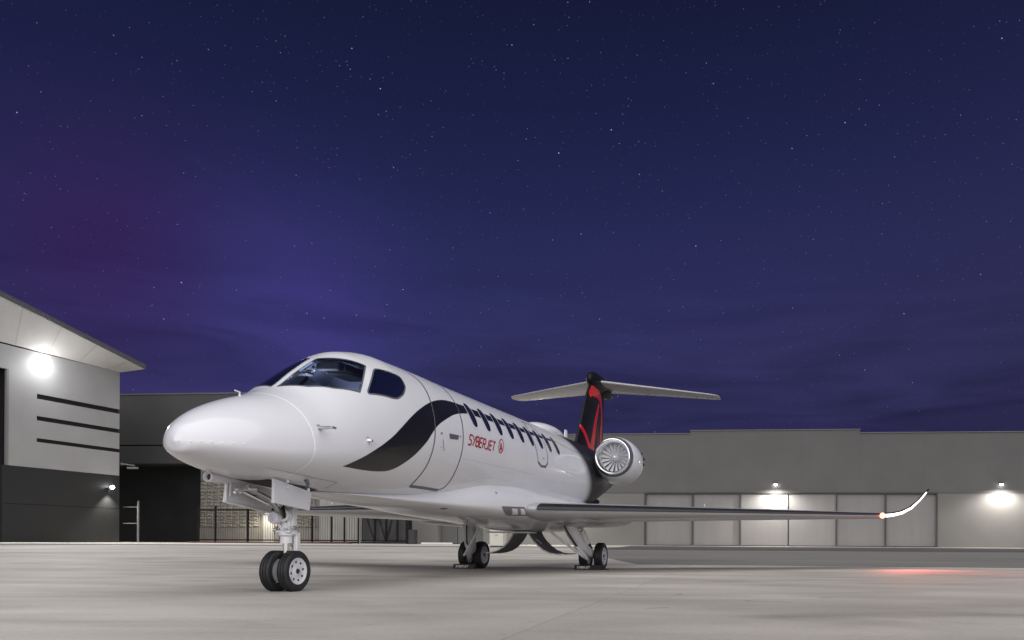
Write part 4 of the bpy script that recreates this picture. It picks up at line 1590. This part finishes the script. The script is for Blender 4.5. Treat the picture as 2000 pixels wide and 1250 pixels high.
# drag brace in the bay
MB().tube([(-.05, .98, .985), (-.02, 1.22, .90), (0, 1.44, .72)], [.022, .026, .022], 8).tube([(-.11, 1.0, .97), (.05, 1.0, .97)], .018, 8).tube([(-.13, .95, .965), (-.09, .95, .965)], .024, 10).build('drag_brace', M['metal'], nose, True)
MB().tube([(-.19, 1.10, .96), (-.10, 1.30, .86), (-.03, 1.42, .80)], .016, 8).tube([(-.20, 1.24, .93), (-.05, 1.40, .90)], .010, 8).tube([(.16, 1.40, .84), (.05, 1.44, .80)], .012, 8).ell((-.19, 1.08, .955), (.03, .03, .03), 10, 8).ell((-.17, .99, .94), (.022, .022, .022), 10, 8).build('door_linkage', M['polished'], nose, True)
for P_, R_ in (([(.09, 1.44, .62), (.12, 1.44, .62)], .022), ([(-.11, 1.44, .60), (-.075, 1.44, .60)], .018), ([(.03, 1.425, .60), (.03, 1.405, .60)], .020)):
    MB().tube(P_, R_, 10).build('strut_fitting', M['metal'], nose, True)
# bay: dark opening on the belly
bay = [(.98, 2.86), (1.42, 2.82), (1.66, 2.86), (1.66, 3.42), (1.42, 3.46), (.98, 3.42)]
Vd, Fd = patch(bay, .003, 1, ST, 4)
obj('gear_bay', Vd, Fd, M['dark'], nose, True)
# doors hanging open either side
pd = MB()
pd.bbox((.205, .965, .845), (.235, 1.50, 1.09), .006)
V = [(.235, .960, .845), (.235, 1.475, .795), (.235, 1.505, .975), (.235, .965, 1.065)]
pdm = MB().add([(x_ - .026, y, z) for x_, y, z in V] + V, [(0, 1, 2, 3), (7, 6, 5, 4), (0, 4, 5, 1), (1, 5, 6, 2), (2, 6, 7, 3), (3, 7, 4, 0)])
pdo = pdm.build('gear_door', M['white'], nose)
MB().tube([(.245, 1.13, 1.04), (.245, 1.13, 1.075)], .012, 8).tube([(.24, 1.13, 1.0), (.252, 1.13, 1.0)], .012, 8).tube([(.245, 1.44, .975), (.245, 1.44, 1.01)], .012, 8).build('hinge', M['gear'], pdo, True)
# starboard door, seen from inside, with a pressed rim
V = [(-.245, .955, .845), (-.245, 1.60, .765), (-.235, 1.62, 1.0), (-.235, .975, 1.085)]
sdm = MB().add([(x_ - .02, y, z) for x_, y, z in V] + V, [(0, 1, 2, 3), (7, 6, 5, 4), (0, 4, 5, 1), (1, 5, 6, 2), (2, 6, 7, 3), (3, 7, 4, 0)])
sdo = sdm.build('gear_door', M['gear'], nose)
MB().tube([(-.235, .965, 1.07), (-.238, .958, .86), (-.238, .975, .848), (-.236, 1.58, .773)], [.012, .012, .014, .014], 8).tube([(-.222, 1.0, 1.05), (-.228, .995, .90)], .010, 8).build('door_rim', M['white'], sdo, True)

# --- main gear
for s in (1, -1):
    mg = MB()
    mg.tube([(s * .80, 7.80, .93), (s * .88, 8.0, .66), (s * .95, 8.18, .47)], [.125, .115, .10], 18)
    mg.tube([(s * .92, 8.05, .86), (s * 1.0, 8.22, .62), (s * 1.04, 8.30, .47)], [.055, .06, .055], 12)
    main = mg.build('main_gear', M['gear'], jet, True)
    lk = MB()
    lk.tube([(s * .92, 8.10, .54), (s * .97, 8.24, .43), (s * 1.04, 8.46, .30), (s * 1.06, 8.62, .25)], [.095, .098, .080, .05], 14)
    lk.tube([(s * .90, 8.08, .44), (s * .96, 8.16, .34), (s * 1.0, 8.24, .26), (s * 1.03, 8.34, .20)], [.035, .05, .05, .03], 12)
    lk.tube([(s * .90, 8.62, .247), (s * 1.24, 8.62, .247)], .04, 10)
    lk.build('trailing_link', M['gear'], main, True)
    MB().tube([(s * .50, 7.58, .76), (s * .76, 7.85, .50), (s * 1.03, 8.12, .24)], [.020, .022, .020], 10).build('side_brace', M['gear'], main, True)
    MB().tube([(s * .80, 7.70, .80), (s * .86, 7.84, .62), (s * .92, 7.98, .47), (s * .93, 8.08, .42), (s * .98, 8.16, .40)], .012, 6).tube([(s * .98, 8.16, .42), (s * 1.0, 8.2, .36), (s * 1.02, 8.30, .26)], .010, 6).build('brake_hose', M['rail'], main, True)
    MB().ell((s * .97, 8.05, .72), (.05, .05, .05), 10, 8).tube([(s * .90, 7.86, .80), (s * 1.0, 8.1, .70)], .03, 8).build('actuator', M['metal'], main, True)
    main.location = (s * .06, -.30, 0)
    for x_, sd_ in ((.93, -1), (1.205, 1)):
        wheel(main, (s * x_, 8.62, .243), .247, .150, s * sd_, 2)
    # belly door curling down from the centre line
    prof = [(s * .12, .68), (s * .16, .60), (s * .22, .51), (s * .31, .42), (s * .42, .335), (s * .54, .285), (s * .66, .268), (s * .78, .275)]
    if s < 0:
        prof = [(-.10, .68), (-.15, .58), (-.22, .48), (-.31, .385), (-.41, .325), (-.52, .29), (-.63, .275)]
    yA, yB = 7.68, 8.35
    V, F = [], []
    n = len(prof)
    for yy in (yA, yB):
        for d in (0, .022):
            for x_, z in prof:
                V.append((x_ + s * d * .6, yy, z + d * .8))
    for k in range(n - 1):
        F += [(k, k + 1, 2 * n + k + 1, 2 * n + k), (n + k, 3 * n + k, 3 * n + k + 1, n + k + 1), (k, n + k, n + k + 1, k + 1), (2 * n + k, 2 * n + k + 1, 3 * n + k + 1, 3 * n + k)]
    F += [(n - 1, 2 * n - 1, 4 * n - 1, 3 * n - 1), (0, 2 * n, 3 * n, n)]
    dr = MB().add(V, F).build('belly_door', M['doorin'], jet, True)
    MB().tube([(x_, yA - .004, z + .01) for x_, z in prof], [.010] * n, 8).build('door_edge', M['gear'], dr, True)
    MB().tube([(s * .08, 7.75, .67), (s * .30, 7.9, .46)], .010, 6).build('door_strut', M['gear'], dr, True)
MB().bbox((-.50, 7.35, .640), (.30, 7.66, .668), .006).build('belly_panel', M['gear'], jet)

# ================================================================== CHOCKS
def chock(cx, cy, L_, label, red):
    t = thing('wheel_chock', label, 'chock', (cx, cy, 0), 'chocks at the main wheels')
    h, d = .085, .075
    for dy, fl_ in ((0, 1),):
        V = [(-L_ / 2, -d, 0), (L_ / 2, -d, 0), (L_ / 2, d, 0), (-L_ / 2, d, 0), (-L_ / 2, -d * .55, h), (L_ / 2, -d * .55, h), (L_ / 2, d * .35, h), (-L_ / 2, d * .35, h)]
        obj('block', V, [(0, 3, 2, 1), (4, 5, 6, 7), (0, 1, 5, 4), (1, 2, 6, 5), (2, 3, 7, 6), (3, 0, 4, 7)], M['chock'], t)
    # white lettering and a red mark on the sloping face
    mb = MB()
    nrm = Vector((0, -h, d * .45)).normalized()

    def fp(x_, v):
        return Vector((x_, -d + d * .45 * v, h * v)) + nrm * .002
    x0 = -L_ / 2 + .05
    wd = .030
    for i, ch in enumerate('SYBERJET'):
        for st in STROKES[ch]:
            for a, b in zip(st[:-1], st[1:]):
                A_ = fp(x0 + (i + .8 * a[0]) * wd, .30 + .42 * a[1])
                B2 = fp(x0 + (i + .8 * b[0]) * wd, .30 + .42 * b[1])
                dd = (B2 - A_)
                if dd.length < 1e-5:
                    continue
                nn = dd.normalized().cross(nrm) * .0042
                mb.add([A_ - nn, A_ + nn, B2 + nn, B2 - nn], [(0, 1, 2, 3)])
    mb.build('lettering', M['printwhite'], t)
    for k, xx in enumerate(red):
        mb = MB()
        mb.add([fp(xx, .25), fp(xx + .03, .25), fp(xx + .04, .75), fp(xx + .01, .75)], [(0, 1, 2, 3)])
        mb.build('red_mark', M['dred'], t)
    MB().tube([(L_ / 2 - .02, .0, .04), (L_ / 2 + .05, -.02, .012), (L_ / 2 + .10, .03, .008)], .008, 6).build('rope', M['chock'], t, True)
    return t


chock(1.14, 8.0, .50, 'black lettered wheel chock at the wheels under the red-lit wing', (.045, .13, .19))
chock(-1.15, 8.0, .40, 'black lettered wheel chock at the main wheels nearest the nose gear', (.115, .15))
